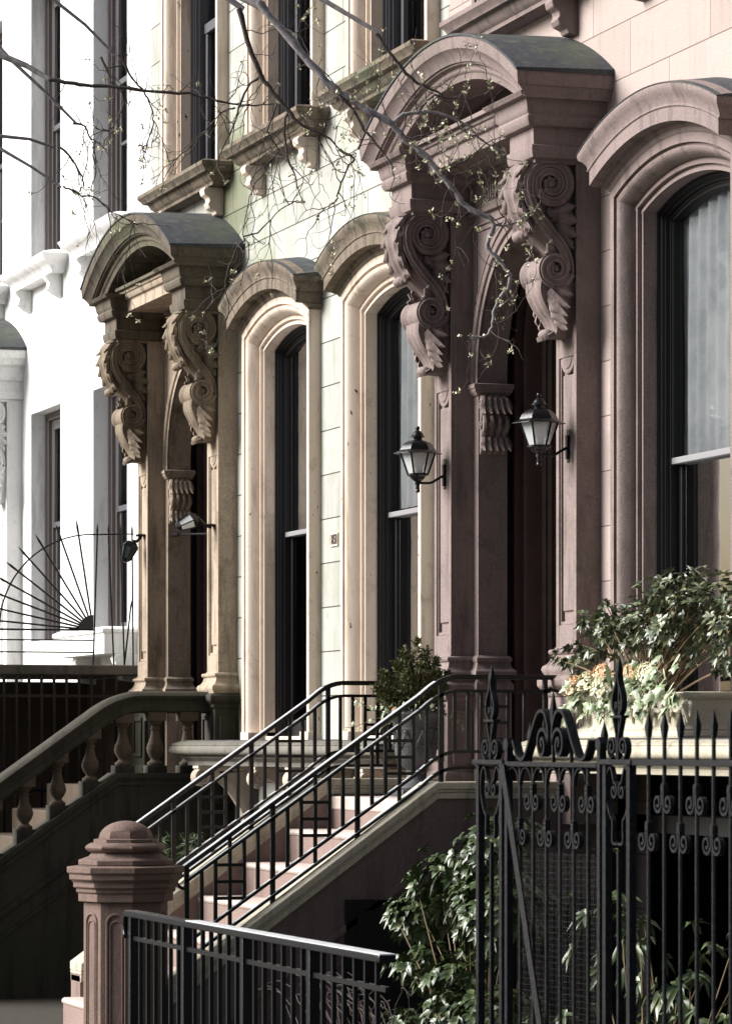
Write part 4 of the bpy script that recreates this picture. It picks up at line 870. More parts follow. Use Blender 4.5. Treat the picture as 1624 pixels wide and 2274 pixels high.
def spot(label,p,tilt,wallp,gm='lglass'):
    t=thing('wall_lantern',label,'lantern',wallp,'small tilted lanterns at the cream door'); M_=Matrix.Translation(Vector(p))@Matrix.Rotation(tilt,4,'X')
    def tr(mb): mb.v=[tuple(M_@Vector(v)) for v in mb.v]; return mb
    mb=MB(); mb.lathe([(.02,.07),(.045,.06),(.066,.03),(.072,.02),(.068,.015)],(0,0,0),6); tr(mb).build('hood','iron',t,smooth=20)
    mb=MB(); mb.lathe([(.064,.014),(.040,-.085)],(0,0,0),6); tr(mb).build('glass',gm,t,smooth=20)
    mb=MB(); mb.lathe([(.042,-.084),(.046,-.09),(.03,-.105),(.012,-.115)],(0,0,0),6)
    for k in range(6):
        a=2*PI*k/6; mb.tube([(.066*math.cos(a),.066*math.sin(a),.014),(.042*math.cos(a),.042*math.sin(a),-.086)],.005,5)
    tr(mb).build('cage','iron',t,smooth=20)
    mb=MB(); e=M_@Vector((0,0,.07)); mb.tube([tuple(e),tuple((e+Vector(wallp))/2+Vector((0,0,-.02))),wallp],.014,8); mb.lathe([(.0,.0),(.045,.002),(.05,.02),(.0,.03)],wallp,12); mb.build('arm','iron',t,smooth=35)
spot('small tilted lantern pointing outward on the near pilaster of the cream doorway',(-26.50,-.33,3.60),R(-65),(-26.50,-.16,3.56))
spot('small tilted lantern on the far pilaster of the cream doorway beside the iron guard',(-28.61,-.26,3.50),R(-20),(-28.61,-.16,3.60),'darkglass')
# ---------------- lead urn ----------------
ux,uy=-20.70,-.50
un=thing('urn_planter','dark lead urn with draped garlands on the brown landing','urn',(ux,uy,1.584))
mb=MB(); mb.box(ux-.125,ux+.125,uy-.125,uy+.125,1.584,1.625); mb.build('plinth','urn',un,bevel=.006)
mb=MB(); mb.lathe([(.115,.0),(.118,.012),(.108,.025),(.085,.045),(.060,.075),(.050,.095),(.060,.102),(.062,.112),(.052,.120),(.075,.135),(.108,.165),(.124,.20),(.130,.25),(.130,.262),(.134,.266),(.134,.274),(.130,.278),(.131,.34),(.134,.36),(.137,.364),(.137,.372),(.134,.376),(.138,.41),(.150,.435),(.170,.450),(.178,.460),(.176,.475),(.165,.48),(.14,.46),(.10,.44)],(ux,uy,1.625),32); mb.build('bowl','urn',un,smooth=35)
mb=MB()
for k in range(8):
    a0=2*PI*k/8; 
    for dr,rr in ((.0,.007),(.014,.006),(-.013,.006)):
        pts=[]
        for j in range(9):
            t=j/8; a=a0+t*PI/4; z=1.625+.345+dr-.085*math.sin(PI*t); pts.append((ux+.134*math.cos(a),uy+.134*math.sin(a),z))
        mb.tube(pts,rr,5)
    ball(mb,(ux+.136*math.cos(a0),uy+.136*math.sin(a0),1.625+.35),.014,8)
    mb.tube([(ux+.136*math.cos(a0),uy+.136*math.sin(a0),1.625+.34),(ux+.136*math.cos(a0+.03),uy+.136*math.sin(a0+.03),1.625+.29)],[.010,.003],5)
mb.build('garland','urn',un)
# ---------------- planter box ----------------
PX0,PX1,PY=-18.22,-16.75,-.44
pb=thing('planter_box','pale cast stone trough with swag ornament on the brown balcony shelf','planter',((PX0+PX1)/2,-.3,1.932))
mb=MB(); stackc(mb,PX0+.03,PX1-.03,PY+.03,-.12,[(.03,1.932),(.035,1.945),(.03,1.965),(.022,1.97),(.026,1.98),(.012,1.99),(.0,2.0),(.002,2.125),(.018,2.135),(.024,2.15),(.018,2.165),(-.02,2.168)])
mb.build('trough','planter',pb,bevel=.002)
mb=MB()
for cx in [PX0+.05+.24*k for k in range(7)]:
    mb.tube([(cx,PY+.028,2.12),(cx-.004,PY+.012,2.10),(cx,PY+.018,2.05),(cx,PY+.024,2.01)],[.016,.018,.012,.006],7)
    for s in (-1,1):
        for i in range(3): lobe(mb,(cx+s*.03,PY+.022,2.115-.02*i),(s*1,-.1,-.9-.2*i),(.7,0,.7*s),(0,-1,0),.07-.012*i,.028,.1,.005,2)
    pts=[(cx+.24*t,PY+.018,2.115-.045*math.sin(PI*t)) for t in [j/10 for j in range(11)]]
    if cx<PX1-.2: mb.tube(pts,[.006+.007*math.sin(PI*j/10) for j in range(11)],6)
# rope rim
for k in range(90):
    x=PX0+(PX1-PX0)*k/89; mb.tube([(x-.006,PY-.0,2.140),(x+.006,PY-.004,2.158)],.006,4)
mb.build('swag','planter',pb)
# ---------------- gate, gate posts and fences ----------------
YG=-3.60
def scroll_end(c,r,a0,turns,cw,t=.011): return spiral(c,r,r*.22,a0,turns,26,cw)
def spear(mb,x,y,z0,z1,w_=.016):
    mb.add([(x-w_*.5,y-.006,z0),(x+w_*.5,y-.006,z0),(x+w_*.5,y+.006,z0),(x-w_*.5,y+.006,z0),(x-w_,y-.008,z0+(z1-z0)*.4),(x+w_,y-.008,z0+(z1-z0)*.4),(x+w_,y+.008,z0+(z1-z0)*.4),(x-w_,y+.008,z0+(z1-z0)*.4),(x,y,z1)],[(0,1,5,4),(1,2,6,5),(2,3,7,6),(3,0,4,7),(4,5,8),(5,6,8),(6,7,8),(7,4,8),(3,2,1,0)])
def gatepost(label,x0,x1,zt):
    g=thing('iron_gate_post',label,'gate post',((x0+x1)/2,YG,0),'open ironwork gate posts'); xc=(x0+x1)/2
    for x in (x0+.012,x1-.012):
        mb=MB(); mb.box(x-.012,x+.012,YG-.012,YG+.012,-.02,zt-.008); mb.build('upright','oldiron',g,bevel=.002)
    mb=MB(); mb.box(xc-.006,xc+.006,YG-.006,YG+.006,-.02,zt-.26); mb.build('bar','oldiron',g)
    mb=MB(); mb.box(x0-.02,x1+.02,YG-.018,YG+.018,zt-.008,zt+.008); mb.build('top_rail','oldiron',g,bevel=.002)
    # scrollwork panel under the rail
    mb=MB()
    for s in (-1,1):
        p=[(xc+s*.022-s*.0,zt-.085)]; 
        sp=spiral((xc+s*.030,zt-.085),.026,.006,PI/2 if s>0 else PI/2,1.3,24,s); mb.flat(sp,.007,'y',YG-.007,YG+.007)
        cur=smoothpath([(xc+s*.030,zt-.058),(xc+s*.055,zt-.015),(xc+s*.085,zt-.04),(xc+s*.088,zt-.10),(xc+s*.062,zt-.155),(xc+s*.040,zt-.175),(xc+s*.040,zt-.235),(xc+s*.002,zt-.240)],4); mb.flat([(q.x,q.y) for q in cur],.007,'y',YG-.007,YG+.007)
    mb.build('scroll_panel','oldiron',g); mb=MB()
    for s in (-1,1):
        sp=spiral((xc+s*.035,.78),.030,.006,PI/2,1.3,24,s); mb.flat(sp,.007,'y',YG-.007,YG+.007)
    mb.build('base_scroll','oldiron',g)
    # finial of scrolls, lyre and spike
    mb=MB()
    for s in (-1,1):
        sp=spiral((xc+s*.042,zt+.045),.034,.007,-PI/2,1.45,28,s); mb.flat(sp,.008,'y',YG-.009,YG+.009)
        cur=smoothpath([(xc+s*.066,zt+.06),(xc+s*.030,zt+.105),(xc+s*.012,zt+.13),(xc+s*.040,zt+.145)],4)
        cur=smoothpath([(xc+s*.006,zt+.01),(xc+s*.008,zt+.07),(xc+s*.030,zt+.125),(xc+s*.040,zt+.135)],4); mb.flat([(q.x,q.y) for q in cur],.007,'y',YG-.008,YG+.008)
        cur=smoothpath([(xc+s*.012,zt+.138),(xc+s*.036,zt+.160),(xc+s*.034,zt+.195),(xc+s*.010,zt+.235),(xc+s*.004,zt+.27)],5); mb.flat([(q.x,q.y) for q in cur],.008,'y',YG-.009,YG+.009)
        sp=spiral((xc+s*.012,zt+.168),.011,.003,-PI/2,1.1,16,s); mb.flat(sp,.005,'y',YG-.006,YG+.006)
    mb.box(xc-.045,xc+.045,YG-.012,YG+.012,zt+.130,zt+.138); mb.box(xc-.003,xc+.003,YG-.003,YG+.003,zt,zt+.26)
    spear(mb,xc,YG,zt+.25,zt+.315,.013); mb.build('finial','oldiron',g)
    return g
gatepost('openwork iron gate post on the left of the gate, beside the bush',-11.03,-10.79,1.843)
gatepost('openwork iron gate post on the right of the gate, under the flower trough',-9.93,-9.72,1.848)
g=thing('iron_gate','tall weathered iron garden gate with scroll crest and diagonal brace','gate',(-10.36,YG,0))
G0,G1=-10.765,-9.955; GT=1.838
for x,nm in ((G0+.011,'hinge_stile'),(G1-.011,'latch_stile')):
    mb=MB(); mb.box(x-.011,x+.011,YG-.011,YG+.011,.06,GT+.05); mb.prism([(x-.018,GT+.045),(x+.018,GT+.045),(x+.020,GT+.065),(x+.006,GT+.085),(x-.014,GT+.08),(x-.021,GT+.062)],'y',YG-.012,YG+.012); mb.build(nm,'oldiron',g,bevel=.002)
for z,nm in ((GT,'top_rail'),(.62,'middle_rail'),(.08,'bottom_rail')):
    mb=MB(); mb.box(G0+.022,G1-.022,YG-.013,YG+.013,z-.008,z+.008); mb.build(nm,'oldiron',g,bevel=.002)
nb=6; gx=[G0+(G1-G0)*(k+1)/(nb+1) for k in range(nb)]
for i,x in enumerate(gx):
    mb=MB(); mb.tube([(x,YG,.088),(x,YG,GT-.008)],.0062,8); b=mb.build('bar','oldiron',g)
    zc=GT-.075 if i%2 else GT-.185
    mb=MB(); mb.lathe([(.0062,-.018),(.011,-.014),(.009,-.005),(.012,0),(.009,.005),(.011,.014),(.0062,.018)],(x,YG,zc),10); mb.build('collar','oldiron',b)
    mb=MB()
    for s in (-1,1):
        pts=[(x+s*.008,zc-.004)]+[(x+s*(.034)+.026*math.cos(a)*(1 if s>0 else -1)*1.0,zc-.030+.034*math.sin(a)) for a in [PI-2.4*PI*k/26*(.9) for k in range(2,26)]]
        sp=spiral((x+s*.036,zc-.040),.030,.007,(PI if s>0 else 0),1.35,26,s); mb.flat([(x+s*.006,zc+.012)]+[(q[0],q[1]) for q in sp],.008,'y',YG-.008,YG+.008)
        mb.flat([(x+s*(.057-.050*math.cos(a)),GT-.065+.055*math.sin(a)) for a in [PI*.9*k/10 for k in range(11)]],.005,'y',YG-.006,YG+.006) if i%2==0 else None
        arc=smoothpath([(x+s*.006,zc+.012),(x+s*.045,zc+.045 if i%2 else zc+.11),(x+s*.057,GT-.01)],5) if False else None
    mb.build('scroll','oldiron',b)
mb=MB(); mb.tube([(G0+.012,YG-.022,GT-.002),(G1-.25,YG-.022,.52)],.011,4); mb.build('diagonal_brace','metal_old',g) if 'metal_old' in MT else mb.build('diagonal_brace','oldiron',g)
mb=MB(); xm=(G0+G1)/2     # crest: two opposed S scrolls and a spear
for s in (-1,1):
    sp=spiral((xm+s*.075,GT+.062),.050,.010,(0 if s>0 else PI),1.55,36,s)   # inner volute
    sp=[(xm+s*(.070+ (.052*(1-t))*math.cos(PI-t*1.65*2*PI)),GT+.062+(.054*(1-t*.85))*math.sin(PI-t*1.65*2*PI)) for t in [k/34 for k in range(35)]]
    mb.flat([(xm+s*.014,GT+.10)][:0]+sp,.010,'y',YG-.014,YG+.014)
    cur=smoothpath([(xm+s*.018,GT+.062),(xm+s*.020,GT+.115),(xm+s*.055,GT+.162),(xm+s*.105,GT+.160),(xm+s*.150,GT+.115),(xm+s*.195,GT+.055),(xm+s*.235,GT+.018),(xm+s*.285,GT+.022),(xm+s*.315,GT+.055),(xm+s*.325,GT+.075)],6)
    mb.flat([(q.x,q.y) for q in cur],.010,'y',YG-.014,YG+.014)
spear(mb,xm,YG,GT+.12,GT+.235,.014); mb.box(xm-.005,xm+.005,YG-.005,YG+.005,GT,GT+.13); mb.build('scroll_crest','oldiron',g)
mb=MB()
for x in (G0+.10,xm+.05,G1-.085): mb.box(x-.005,x+.005,YG+.035,YG+.045,GT+.0,GT+.07); spear(mb,x,YG+.04,GT+.06,GT+.135,.013)
mb.box(G0+.03,G1-.03,YG+.032,YG+.048,GT-.02,GT-.005)
for x in (G0+.05,G1-.05): mb.box(x-.004,x+.004,YG+.012,YG+.034,GT-.02,GT-.005)
mb.build('rear_spears','oldiron',g)
mb=MB(); mb.tube([(p.x,YG-.03,p.y) for p in smoothpath([(-10.13,.60),(-10.135,.85),(-10.12,.905),(-10.075,.925),(-10.03,.925)],4)],.006,7); mb.build('pull_handle','iron',g)
mb=MB(); ball(mb,(-10.0,YG-.035,.84),.016,10,1,1,1.5); mb.build('latch_knob','white',g)
mb=MB()   # wire mesh backing
k=0
for i in range(54):
    x=G0+.03+(G1-G0-.06)*i/53.; mb.tube([(x,YG+.022,.10),(x-.0,YG+.022,GT-.27)],.0009,3,False)
for i in range(80):
    z=.10+(GT-.37)*i/79.; mb.tube([(G0+.03,YG+.0235,z),(G1-.03,YG+.0235,z+.02)],.0009,3,False)
mb.build('wire_mesh','iron',g)
fr=thing('iron_fence','spear topped weathered iron fence running right from the gate','fence',(-8.9,YG,0))
F1=-7.4
for z in (1.848,1.74,.08):
    if z==1.74: continue
    mb=MB(); mb.box(-9.70,F1,YG-.013,YG+.013,z-.009,z+.009); mb.build('rail','oldiron',fr,bevel=.002)
k=0; x=-9.60
while x<F1:
    mb=MB(); mb.tube([(x,YG,.05),(x,YG,1.93)],.0065,8); spear(mb,x,YG,1.92,2.0,.013); b=mb.build('bar','oldiron',fr)
    zc=1.848-(.185 if k%2==0 else .075); mb=MB(); mb.lathe([(.0062,-.018),(.011,-.014),(.012,0),(.011,.014),(.0062,.018)],(x,YG,zc),10)
    for s in (-1,1):
        sp=spiral((x+s*.036,zc-.040),.030,.007,(PI if s>0 else 0),1.35,26,s); mb.flat([(x+s*.006,zc+.012)]+sp,.008,'y',YG-.008,YG+.008)
    mb.build('scroll','oldiron',b); x+=.116; k+=1
# low front fence
YL=-3.90; lf=thing('iron_fence','low black iron fence with a wide flat handrail in front of the steps','fence',(-12.8,YL,0)); LX0,LX1=-14.40,-11.07
mb=MB(); pts=[(LX0+(LX1-LX0)*k/40,1.205-.0*k) for k in range(41)]; pts=[(LX0-.03*math.sin(a),1.205-.05+.05*math.cos(a)) for a in [PI*.9*k/6 for k in range(6,0,-1)]]+pts
mb.flat(pts,.026,'y',YL-.030,YL+.030); h_=mb.build('handrail','iron',lf,bevel=.005); mb=MB(); mb.box(LX0+.95,LX1,YL-.028,YL+.028,1.2165,1.2205); mb.build('painted_sheen','railsheen',h_)  # pale strip on the handrail is a painted sky sheen
for z in (1.105,.10):
    mb=MB(); mb.box(LX0,LX1,YL-.008,YL+.008,z-.009,z+.009); mb.build('rail','iron',lf)
x=LX0+.04; k=0
while x<LX1:
    big=(k%7==0); t=.019 if big else .0075
    mb=MB(); mb.box(x-t,x+t,YL-t,YL+t,-.0 if big else .1,1.197); mb.build('post' if big else 'bar','iron',lf,bevel=.002 if big else 0); x+=.118; k+=1
# ---------------- planting ----------------
def leaf_add(mb,c,d,up,L,W,v,fold=.25,droop=.0,ed=0.,n=3):
    c=Vector(c); d=Vector(d).normalized(); s=d.cross(Vector(up)); 
    if s.length<1e-4: s=Vector((1,0,0))
    s.normalize(); u=s.cross(d); o=len(mb.v)
    ts=[0,.3,.65,1.0]; ws=[.12,.9,.85,.06]
    for t,w_ in zip(ts,ws):
        m=c+d*L*t-Vector((0,0,1))*droop*L*t*t; e=s*W*.5*w_; f=u*W*fold*w_*.5
        for q in (m-e+f,m,m+e+f): mb.v.append(tuple(q)); mb.c.append((v,ed))
    for i in range(3):
        a=o+i*3; mb.f.append((a,a+1,a+4,a+3)); mb.f.append((a+1,a+2,a+5,a+4))
def rv(): return Vector((random.gauss(0,1),random.gauss(0,1),random.gauss(0,1))).normalized()
def whorl(mb,c,axis,n,L,W,droop,spread=.8):
    axis=Vector(axis).normalized(); a=axis.orthogonal().normalized(); b=axis.cross(a); p=random.random()*6
    for k in range(n):
        t=p+2*PI*k/n+random.uniform(-.3,.3); d=(a*math.cos(t)+b*math.sin(t))*spread+axis*random.uniform(.15,.7)
        leaf_add(mb,c,d,axis,L*random.uniform(.7,1.15),W*random.uniform(.8,1.2),random.random()**1.5,.3,droop*random.uniform(.5,1.3))
def bush(name,label,cat,base,blobs,nw_,L,W,mat,droop=.5,nl=7,stems=10,stemmat='stem',up=.6,group=None,seed=1):
    random.seed(seed); t=thing(name,label,cat,base,group); mb=MB(); mb.c=[]; tips=[]
    for (c,r) in blobs:
        for i in range(int(nw_*r[0]*r[2]*100)):
            d=rv(); k=random.random()**.45; p=Vector(c)+Vector((d.x*r[0],d.y*r[1],d.z*r[2]))*k*random.uniform(.85,1.12)
            ax=(d+Vector((0,0,up))).normalized(); whorl(mb,p,ax,nl,L,W,droop); tips.append(p)
    fo=mb.build('foliage',mat,t,smooth=180)
    mb=MB(); random.shuffle(tips)
    for p in tips[:stems]:
        b=Vector(base)+Vector((random.uniform(-.08,.08),random.uniform(-.08,.08),0)); m=b.lerp(p,.5)+Vector((random.uniform(-.08,.08),random.uniform(-.08,.08),.08))
        pts=smoothpath([],1) if False else [b.lerp(m,t_)*(1-t_)+m.lerp(p,t_)*t_ for t_ in [j/7 for j in range(8)]]
        mb.tube([tuple(q) for q in pts],[.0075*(1-.65*j/7) for j in range(8)],5)
    mb.build('stems',stemmat,t)
    return t
bush('rhododendron_bush','drooping green leaved bush in front of the dark stoop wall, left of the gate','bush',(-16.6,-1.55,0),
 [((-16.75,-1.45,1.38),(.30,.22,.20)),((-17.25,-1.5,1.22),(.30,.22,.17)),((-16.6,-1.5,1.08),(.42,.25,.22)),((-17.6,-1.55,1.02),(.22,.18,.13)),((-17.45,-1.6,.78),(.20,.16,.12)),((-16.9,-1.6,.75),(.28,.2,.12)),((-16.5,-1.6,.55),(.45,.3,.2)),((-17.2,-1.7,.45),(.35,.2,.12))],
 21,.056,.036,'leafbush',.6,7,42,seed=3)
bush('evergreen_bush','dark evergreen bush half hidden behind the wire mesh of the gate','bush',(-14.6,-1.5,0),
 [((-15.2,-1.4,1.05),(.4,.3,.35)),((-14.5,-1.4,.85),(.4,.3,.4)),((-13.9,-1.4,.75),(.5,.3,.4)),((-13.2,-1.4,.7),(.5,.3,.4)),((-15.4,-1.5,.5),(.5,.3,.3))],1.6,.08,.03,'leafbush',.8,7,30,seed=4)
bush('broadleaf_shrub','large glossy variegated shrub rising from the pale stone trough','shrub',(-17.5,-.28,2.10),
 [((-18.28,-.40,2.36),(.17,.12,.10)),((-18.05,-.38,2.46),(.18,.13,.14)),((-17.80,-.36,2.50),(.20,.14,.14)),((-17.52,-.34,2.50),(.22,.14,.20)),((-17.20,-.32,2.52),(.24,.14,.20)),((-16.9,-.30,2.56),(.26,.15,.24)),((-16.5,-.28,2.5),(.30,.15,.30)),((-17.28,-.36,2.68),(.16,.12,.09)),((-17.0,-.33,2.72),(.16,.12,.10)),((-17.90,-.40,2.60),(.08,.07,.07)),((-18.12,-.42,2.56),(.06,.05,.06)),((-18.15,-.38,2.26),(.10,.10,.07))],
 17,.048,.023,'leafshrub',.30,7,80,seed=5)
bush('juniper_bush','low feathery green juniper in the shade behind the far railing','shrub',(-23.0,-1.35,0),
 [((-23.0,-1.50,1.22),(.22,.20,.14)),((-23.0,-1.24,1.20),(.22,.18,.14)),((-23.0,-1.37,1.05),(.35,.30,.18)),((-23.2,-1.6,.95),(.3,.25,.2)),((-22.8,-1.2,.85),(.35,.3,.25)),((-23.0,-1.4,.55),(.4,.35,.3))],14,.075,.011,'juniper',.35,9,30,up=.8,seed=6)
# conifer in the urn
random.seed(11); cf=thing('conifer_shrub','feathery green conifer growing in the dark urn','shrub',(ux,uy,2.08)); mb=MB(); mb.c=[]
plumes=[(0,.02,2.53,.05),(-.06,-.03,2.47,.06),(.06,.03,2.46,.05),(.13,.0,2.42,.06),(.19,.02,2.33,.05),(-.13,.02,2.40,.07),(-.20,-.02,2.33,.06),(-.25,.0,2.25,.05),(.0,.12,2.38,.08),(.0,-.12,2.38,.08),(-.10,.12,2.33,.07),(.12,-.12,2.33,.07),(-.14,-.12,2.30,.07),(.10,.10,2.34,.07)]
for (dy,dx,tz,rad) in plumes:
    root=Vector((ux+dx*.35,uy+dy*.35,2.08)); tip=Vector((ux+dx,uy+dy,tz)); ax=(tip-root).normalized()
    for i in range(150):
        t=random.random()**.7; c0=root.lerp(tip,t); off=rv()*rad*(1.05-t)*1.1; c1=c0+off; out=(off.normalized()*.9+ax+rv()*.3).normalized(); ln=random.uniform(.03,.06)*(1.1-.5*t)
        for j in range(6):
            c2=c1+out*ln*j/6; dd=(out+rv()*.9).normalized(); leaf_add(mb,c2,dd,rv(),random.uniform(.015,.030),.008,max(0,min(1,.15+t*.35+j*.09+random.uniform(-.2,.3))),.3,0)
mb.build('foliage','conifer',cf,smooth=180)
mb=MB()
for i in range(14): a=random.random()*6.3; mb.tube([(ux,uy,2.06),(ux+.08*math.cos(a),uy+.08*math.sin(a),2.2),(ux+.15*math.cos(a),uy+.12*math.sin(a),2.35)],[.006,.004,.002],5)
mb.build('stems','stem',cf)
def ivy_leaf(mb,c,n,up,s,v):
    c=Vector(c); n=Vector(n).normalized(); u=(Vector(up)-n*n.dot(Vector(up))).normalized(); r_=n.cross(u); o=len(mb.v)
    mb.v.append(tuple(c+n*s*.08)); mb.c.append((v,0))
    P=[(0,-.32),(.35,-.42),(.30,-.10),(.55,.12),(.24,.22),(0,.70),(-.24,.22),(-.55,.12),(-.30,-.10),(-.35,-.42)]
    for x,y in P: mb.v.append(tuple(c+r_*x*s*.62+u*y*s*.62+n*s*.05)); mb.c.append((v,.25))
    for x,y in P: mb.v.append(tuple(c+r_*x*s*.84+u*y*s*.84-n*s*.02)); mb.c.append((v,1))
    m=len(P)
    for i in range(m):
        j=(i+1)%m; mb.f.append((o,o+1+i,o+1+j)); mb.f.append((o+1+i,o+1+m+i,o+1+m+j,o+1+j))
def ivy(label,base,pts,s,seed,trails=()):
    random.seed(seed); t=thing('ivy_plant',label,'ivy',base); mb=MB(); mb.c=[]
    for p in pts: ivy_leaf(mb,p,Vector((random.uniform(-.8,1.1),-1,random.uniform(-.3,1.0))),(random.uniform(-.7,.7),0,-1),s*random.uniform(.7,1.25),random.random())
    for tr in trails:
        sp=smoothpath(tr,4) if False else tr
        for i in range(len(tr)-1):
            for k in range(3):
                p=Vector(tr[i]).lerp(Vector(tr[i+1]),k/3)+rv()*.02; ivy_leaf(mb,p,Vector((random.uniform(-.3,.8),-1,.3)),(random.uniform(-.7,.7),0,-1),s*random.uniform(.7,1.1),random.random())
    mb.build('leaves','ivy',t,smooth=180)
    if trails:
        mb=MB()
        for tr in trails: mb.tube(tr,.0018,4)
        mb.build('stems','stem',t)
    return t
rr=random.Random(21)
pp=[(ux+.17*math.cos(a)+rr.uniform(-.02,.02),uy-.0+.17*math.sin(a),2.12+rr.uniform(-.05,.03)) for a in [rr.uniform(0,6.28) for _ in range(46)]]
ivy('pale variegated ivy spilling over the rim of the dark urn',(ux,uy,2.09),pp,.040,5,
 trails=[[(ux,uy-.15,2.10),(ux,uy-.25,2.11),(ux-.02,uy-.33,2.14),(ux-.02,uy-.38,2.18)],[(ux,uy-.15,2.08),(ux,uy-.28,2.05),(ux,uy-.38,2.01),(ux,uy-.46,2.0)],[(ux+.1,uy+.14,2.09),(ux+.12,uy+.22,2.03),(ux+.12,uy+.27,1.99)],[(ux+.05,uy-.12,2.10),(ux+.05,uy-.2,2.02),(ux+.02,uy-.25,1.99)]])
pp=[(rr.uniform(PX0-.02,-16.75),PY-.01-rr.uniform(0,.07),2.15+rr.uniform(-.11,.07)) for _ in range(62)]
pp+=[(rr.uniform(-17.4,-16.6),PY-.04-rr.uniform(0,.05),2.20+rr.uniform(-.10,.13)) for _ in range(40)]
ivy('variegated ivy with cream edged leaves trailing over the stone trough',(-17.2,PY,2.16),pp,.078,6,trails=[[(PX0+.05,PY,2.16),(PX0-.02,PY-.05,2.11),(PX0-.07,PY-.06,2.05)],[(PX0+.1,PY-.02,2.15),(PX0,PY-.06,2.06),(PX0-.03,PY-.06,2.01)],[(-17.75,PY,2.14),(-17.75,PY-.05,2.07),(-17.7,PY-.05,2.02)]])
def flowers(label,c,r,n,mat,seed,group,ps=.014):
    random.seed(seed); t=thing('flowering_plant',label,'flowers',c,group); mb=MB(); mb.c=[]; lv=MB(); lv.c=[]
    for i in range(n):
        d=rv(); d.y=-abs(d.y); p=Vector(c)+Vector((d.x*r[0],d.y*r[1],abs(d.z)*r[2]*1.1-.02))
        nn=(d+Vector((0,-.3,.7))).normalized(); a=nn.orthogonal().normalized(); b=nn.cross(a)
        for k in range(4):
            tt=2*PI*k/4+random.random(); leaf_add(mb,p,(a*math.cos(tt)+b*math.sin(tt))+nn*.35,nn,ps*random.uniform(.7,1.3),ps*.95,random.random(),.2)
    for i in range(n//5):
        d=rv(); p=Vector(c)+Vector((d.x*r[0],d.y*r[1],-.03)); leaf_add(lv,p,d+Vector((0,-.3,.2)),(0,0,1),.05,.035,random.random())
    mb.build('blossom',mat,t,smooth=180); lv.build('leaves','leafshrub',t,smooth=180)
    return t
GF='flowering plants in the stone trough'
flowers('peach flowers at the left end of the stone trough',(-18.16,-.46,2.19),(.085,.05,.09),85,'peach',31,GF)
flowers('cream flowers beside the peach ones near the left end of the trough',(-17.95,-.47,2.215),(.095,.05,.085),90,'creamfl',32,GF)
flowers('peach flowers tucked high under the shrub, second from the left in the trough',(-17.80,-.44,2.28),(.11,.05,.06),80,'peach',33,GF)
flowers('cream flowers hanging over the trough rim behind the right gate post finial',(-17.68,-.50,2.17),(.10,.05,.10),100,'creamfl',34,GF)
flowers('peach flowers right of the big single leaf in the trough',(-17.40,-.46,2.27),(.12,.05,.055),90,'peach',35,GF)
flowers('white flowers in the trough at the right edge of the photo',(-17.10,-.48,2.24),(.16,.05,.09),140,'creamfl',36,GF)
flowers('few small orange flowers around the conifer in the urn',(ux,uy-.06,2.125),(.15,.10,.04),9,'orange',37,None,.022)
random.seed(2); sl_=thing('foliage_plant','single broad dark green leaf standing up between the peach flowers','plant',(-17.55,-.47,2.18)); mb=MB(); mb.c=[]
leaf_add(mb,(-17.52,-.50,2.19),(-.25,-.15,1),(0,-1,0),.15,.075,.1,.25); leaf_add(mb,(-17.58,-.48,2.18),(.5,-.3,.5),(0,-1,0),.09,.05,.0,.25); mb.build('leaves','leafbush',sl_,smooth=180)
# bare twigs in the bed
random.seed(9); tw=thing('bare_shrub','bare tangled twigs low in the bed in front of the stoop wall','shrub',(-16.4,-2.2,0)); mb=MB()
for i in range(46):
    b=Vector((-16.4+random.uniform(-.35,.35),-2.2+random.uniform(-.2,.2),.2)); dx=random.uniform(-1,.7); H_=random.uniform(.42,.60); pts=[]
    for j in range(9):
        t=j/8; pts.append((b.x+dx*1.0*t+random.uniform(-.015,.015),b.y+random.uniform(-.02,.02)-.1*t,b.z+H_*math.sin(PI*.62*t)/math.sin(PI*.5)+random.uniform(-.012,.012)))
    mb.tube(pts,[.0045*(1-.8*j/8) for j in range(9)],4)
mb.build('twigs','barkd',tw)
# ---------------- street tree ----------------
random.seed(42); tr=thing('street_tree','tree with thin bare crooked branches and pale spring buds reaching across the facades','tree',(-17.6,-4.9,0))
mb=MB(); mb.tube([(-17.6,-4.9,-.05),(-17.62,-4.9,.6),(-17.58,-4.88,2.2),(-17.5,-4.8,4.0),(-17.4,-4.7,5.4),(-17.3,-4.5,6.6)],[.17,.14,.125,.11,.095,.07],14); mb.build('trunk','bark',tr)
mb=MB(); bd=MB(); bd.c=[]
ext=[]
def limb(a,b,r0,r1): 
    a=Vector(a);b=Vector(b); pts=[a.lerp(b,j/8)+Vector((random.uniform(-.03,.03),random.uniform(-.03,.03),.15*math.sin(PI*j/8))) for j in range(9)]; mb.tube([tuple(p) for p in pts],[r0+(r1-r0)*j/8 for j in range(9)],8)
for i,(r_,pts) in enumerate(BR):
    if i in (0,1,3,7,8,9,10,13): pass
limb((-17.35,-4.6,6.0),BR[3][1][0],.055,.024); limb((-17.4,-4.7,5.2),BR[0][1][0],.035,.011); limb((-17.3,-4.5,6.5),BR[1][1][0],.045,.014); limb((-17.3,-4.5,6.5),BR[7][1][0],.03,.010)
limb((-17.45,-4.75,4.6),BR[10][1][0],.02,.006); limb((-17.42,-4.72,4.9),BR[11][1][0],.02,.005); limb((-17.3,-4.6,5.9),BR[9][1][0],.02,.006); limb((-17.35,-4.6,5.7),BR[17][1][0],.02,.006)
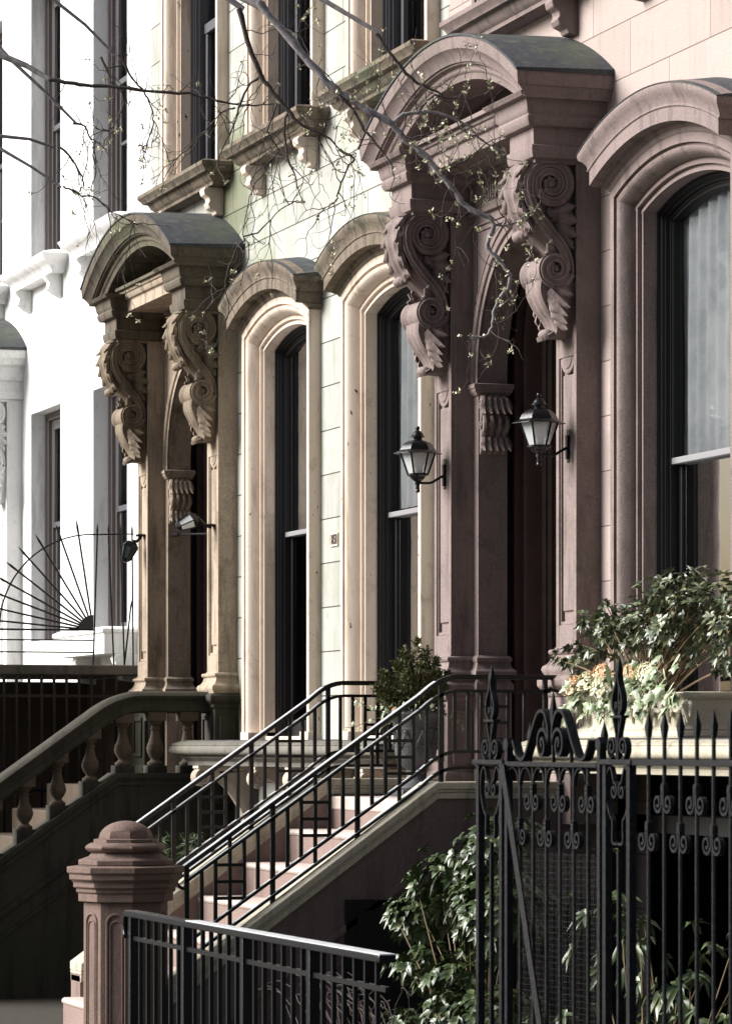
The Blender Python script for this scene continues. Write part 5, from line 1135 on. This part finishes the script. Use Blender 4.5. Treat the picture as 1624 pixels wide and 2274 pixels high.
tw=MB()
def bud(p):
    for k in range(random.randint(5,9)):
        leaf_add(bd,Vector(p)+rv()*.009,rv()+Vector((0,0,.4)),rv(),random.uniform(.009,.022),random.uniform(.006,.012),random.random(),.3)
def twig(p,d,L,r_,depth):
    p=Vector(p); d=Vector(d).normalized(); n=max(4,int(L/.035)); pts=[tuple(p)]
    for j in range(n):
        d=(d+rv()*.42+Vector((0,0,.02))).normalized(); d.y*=.8; p=p+d*L/n; pts.append(tuple(p))
        if depth>0 and random.random()<.34: twig(p,d+rv()*1.0,L*random.uniform(.35,.6),r_*.6,depth-1)
        if random.random()<(.055 if p.x>-16.2 else .012): bud(p)
    tw.tube(pts,[r_*(1-.6*j/n) for j in range(n+1)],5)
    if random.random()<(.32 if p[0]>-16.2 else .14): bud(p)
for i,(r_,pts) in enumerate(BR):
    P=[Vector(p) for p in pts]; sm=smoothpath3=[]
    for a in range(len(P)-1):
        p0=P[max(a-1,0)];p1=P[a];p2=P[a+1];p3=P[min(a+2,len(P)-1)]
        for k in range(3):
            t=k/3; q=.5*((2*p1)+(p2-p0)*t+(2*p0-5*p1+4*p2-p3)*t*t+(3*p1-p0-3*p2+p3)*t**3); sm.append(q+rv()*.004)
    sm.append(P[-1]); n=len(sm); (mb if i in (3,5,6) else tw).tube([tuple(q) for q in sm],[max(.0022,r_*(1-.75*j/n))*(random.uniform(.85,1.3) if i==3 else random.uniform(.9,1.2)) for j in range(n)],8)
    for j in range(2,n,2):
        q=sm[j]; d=(sm[min(j+1,n-1)]-sm[j-1]).normalized()
        if random.random()<.80: twig(q,d*.4+rv()+Vector((0,0,-.1)),random.uniform(.12,.42),.0028,1)
        if random.random()<(.10 if q.x>-16.2 else .03): bud(q)
    bud(sm[-1])
mb.build('branches','bark',tr,smooth=60); tw.build('twigs','barkd',tr,smooth=60); bd.build('buds','bud',tr,smooth=180)
# real thickness everywhere: glass panes, curtains and blinds are thin sheets as in the place
for o in bpy.data.objects:
    if '_w' in o: del o['_w']
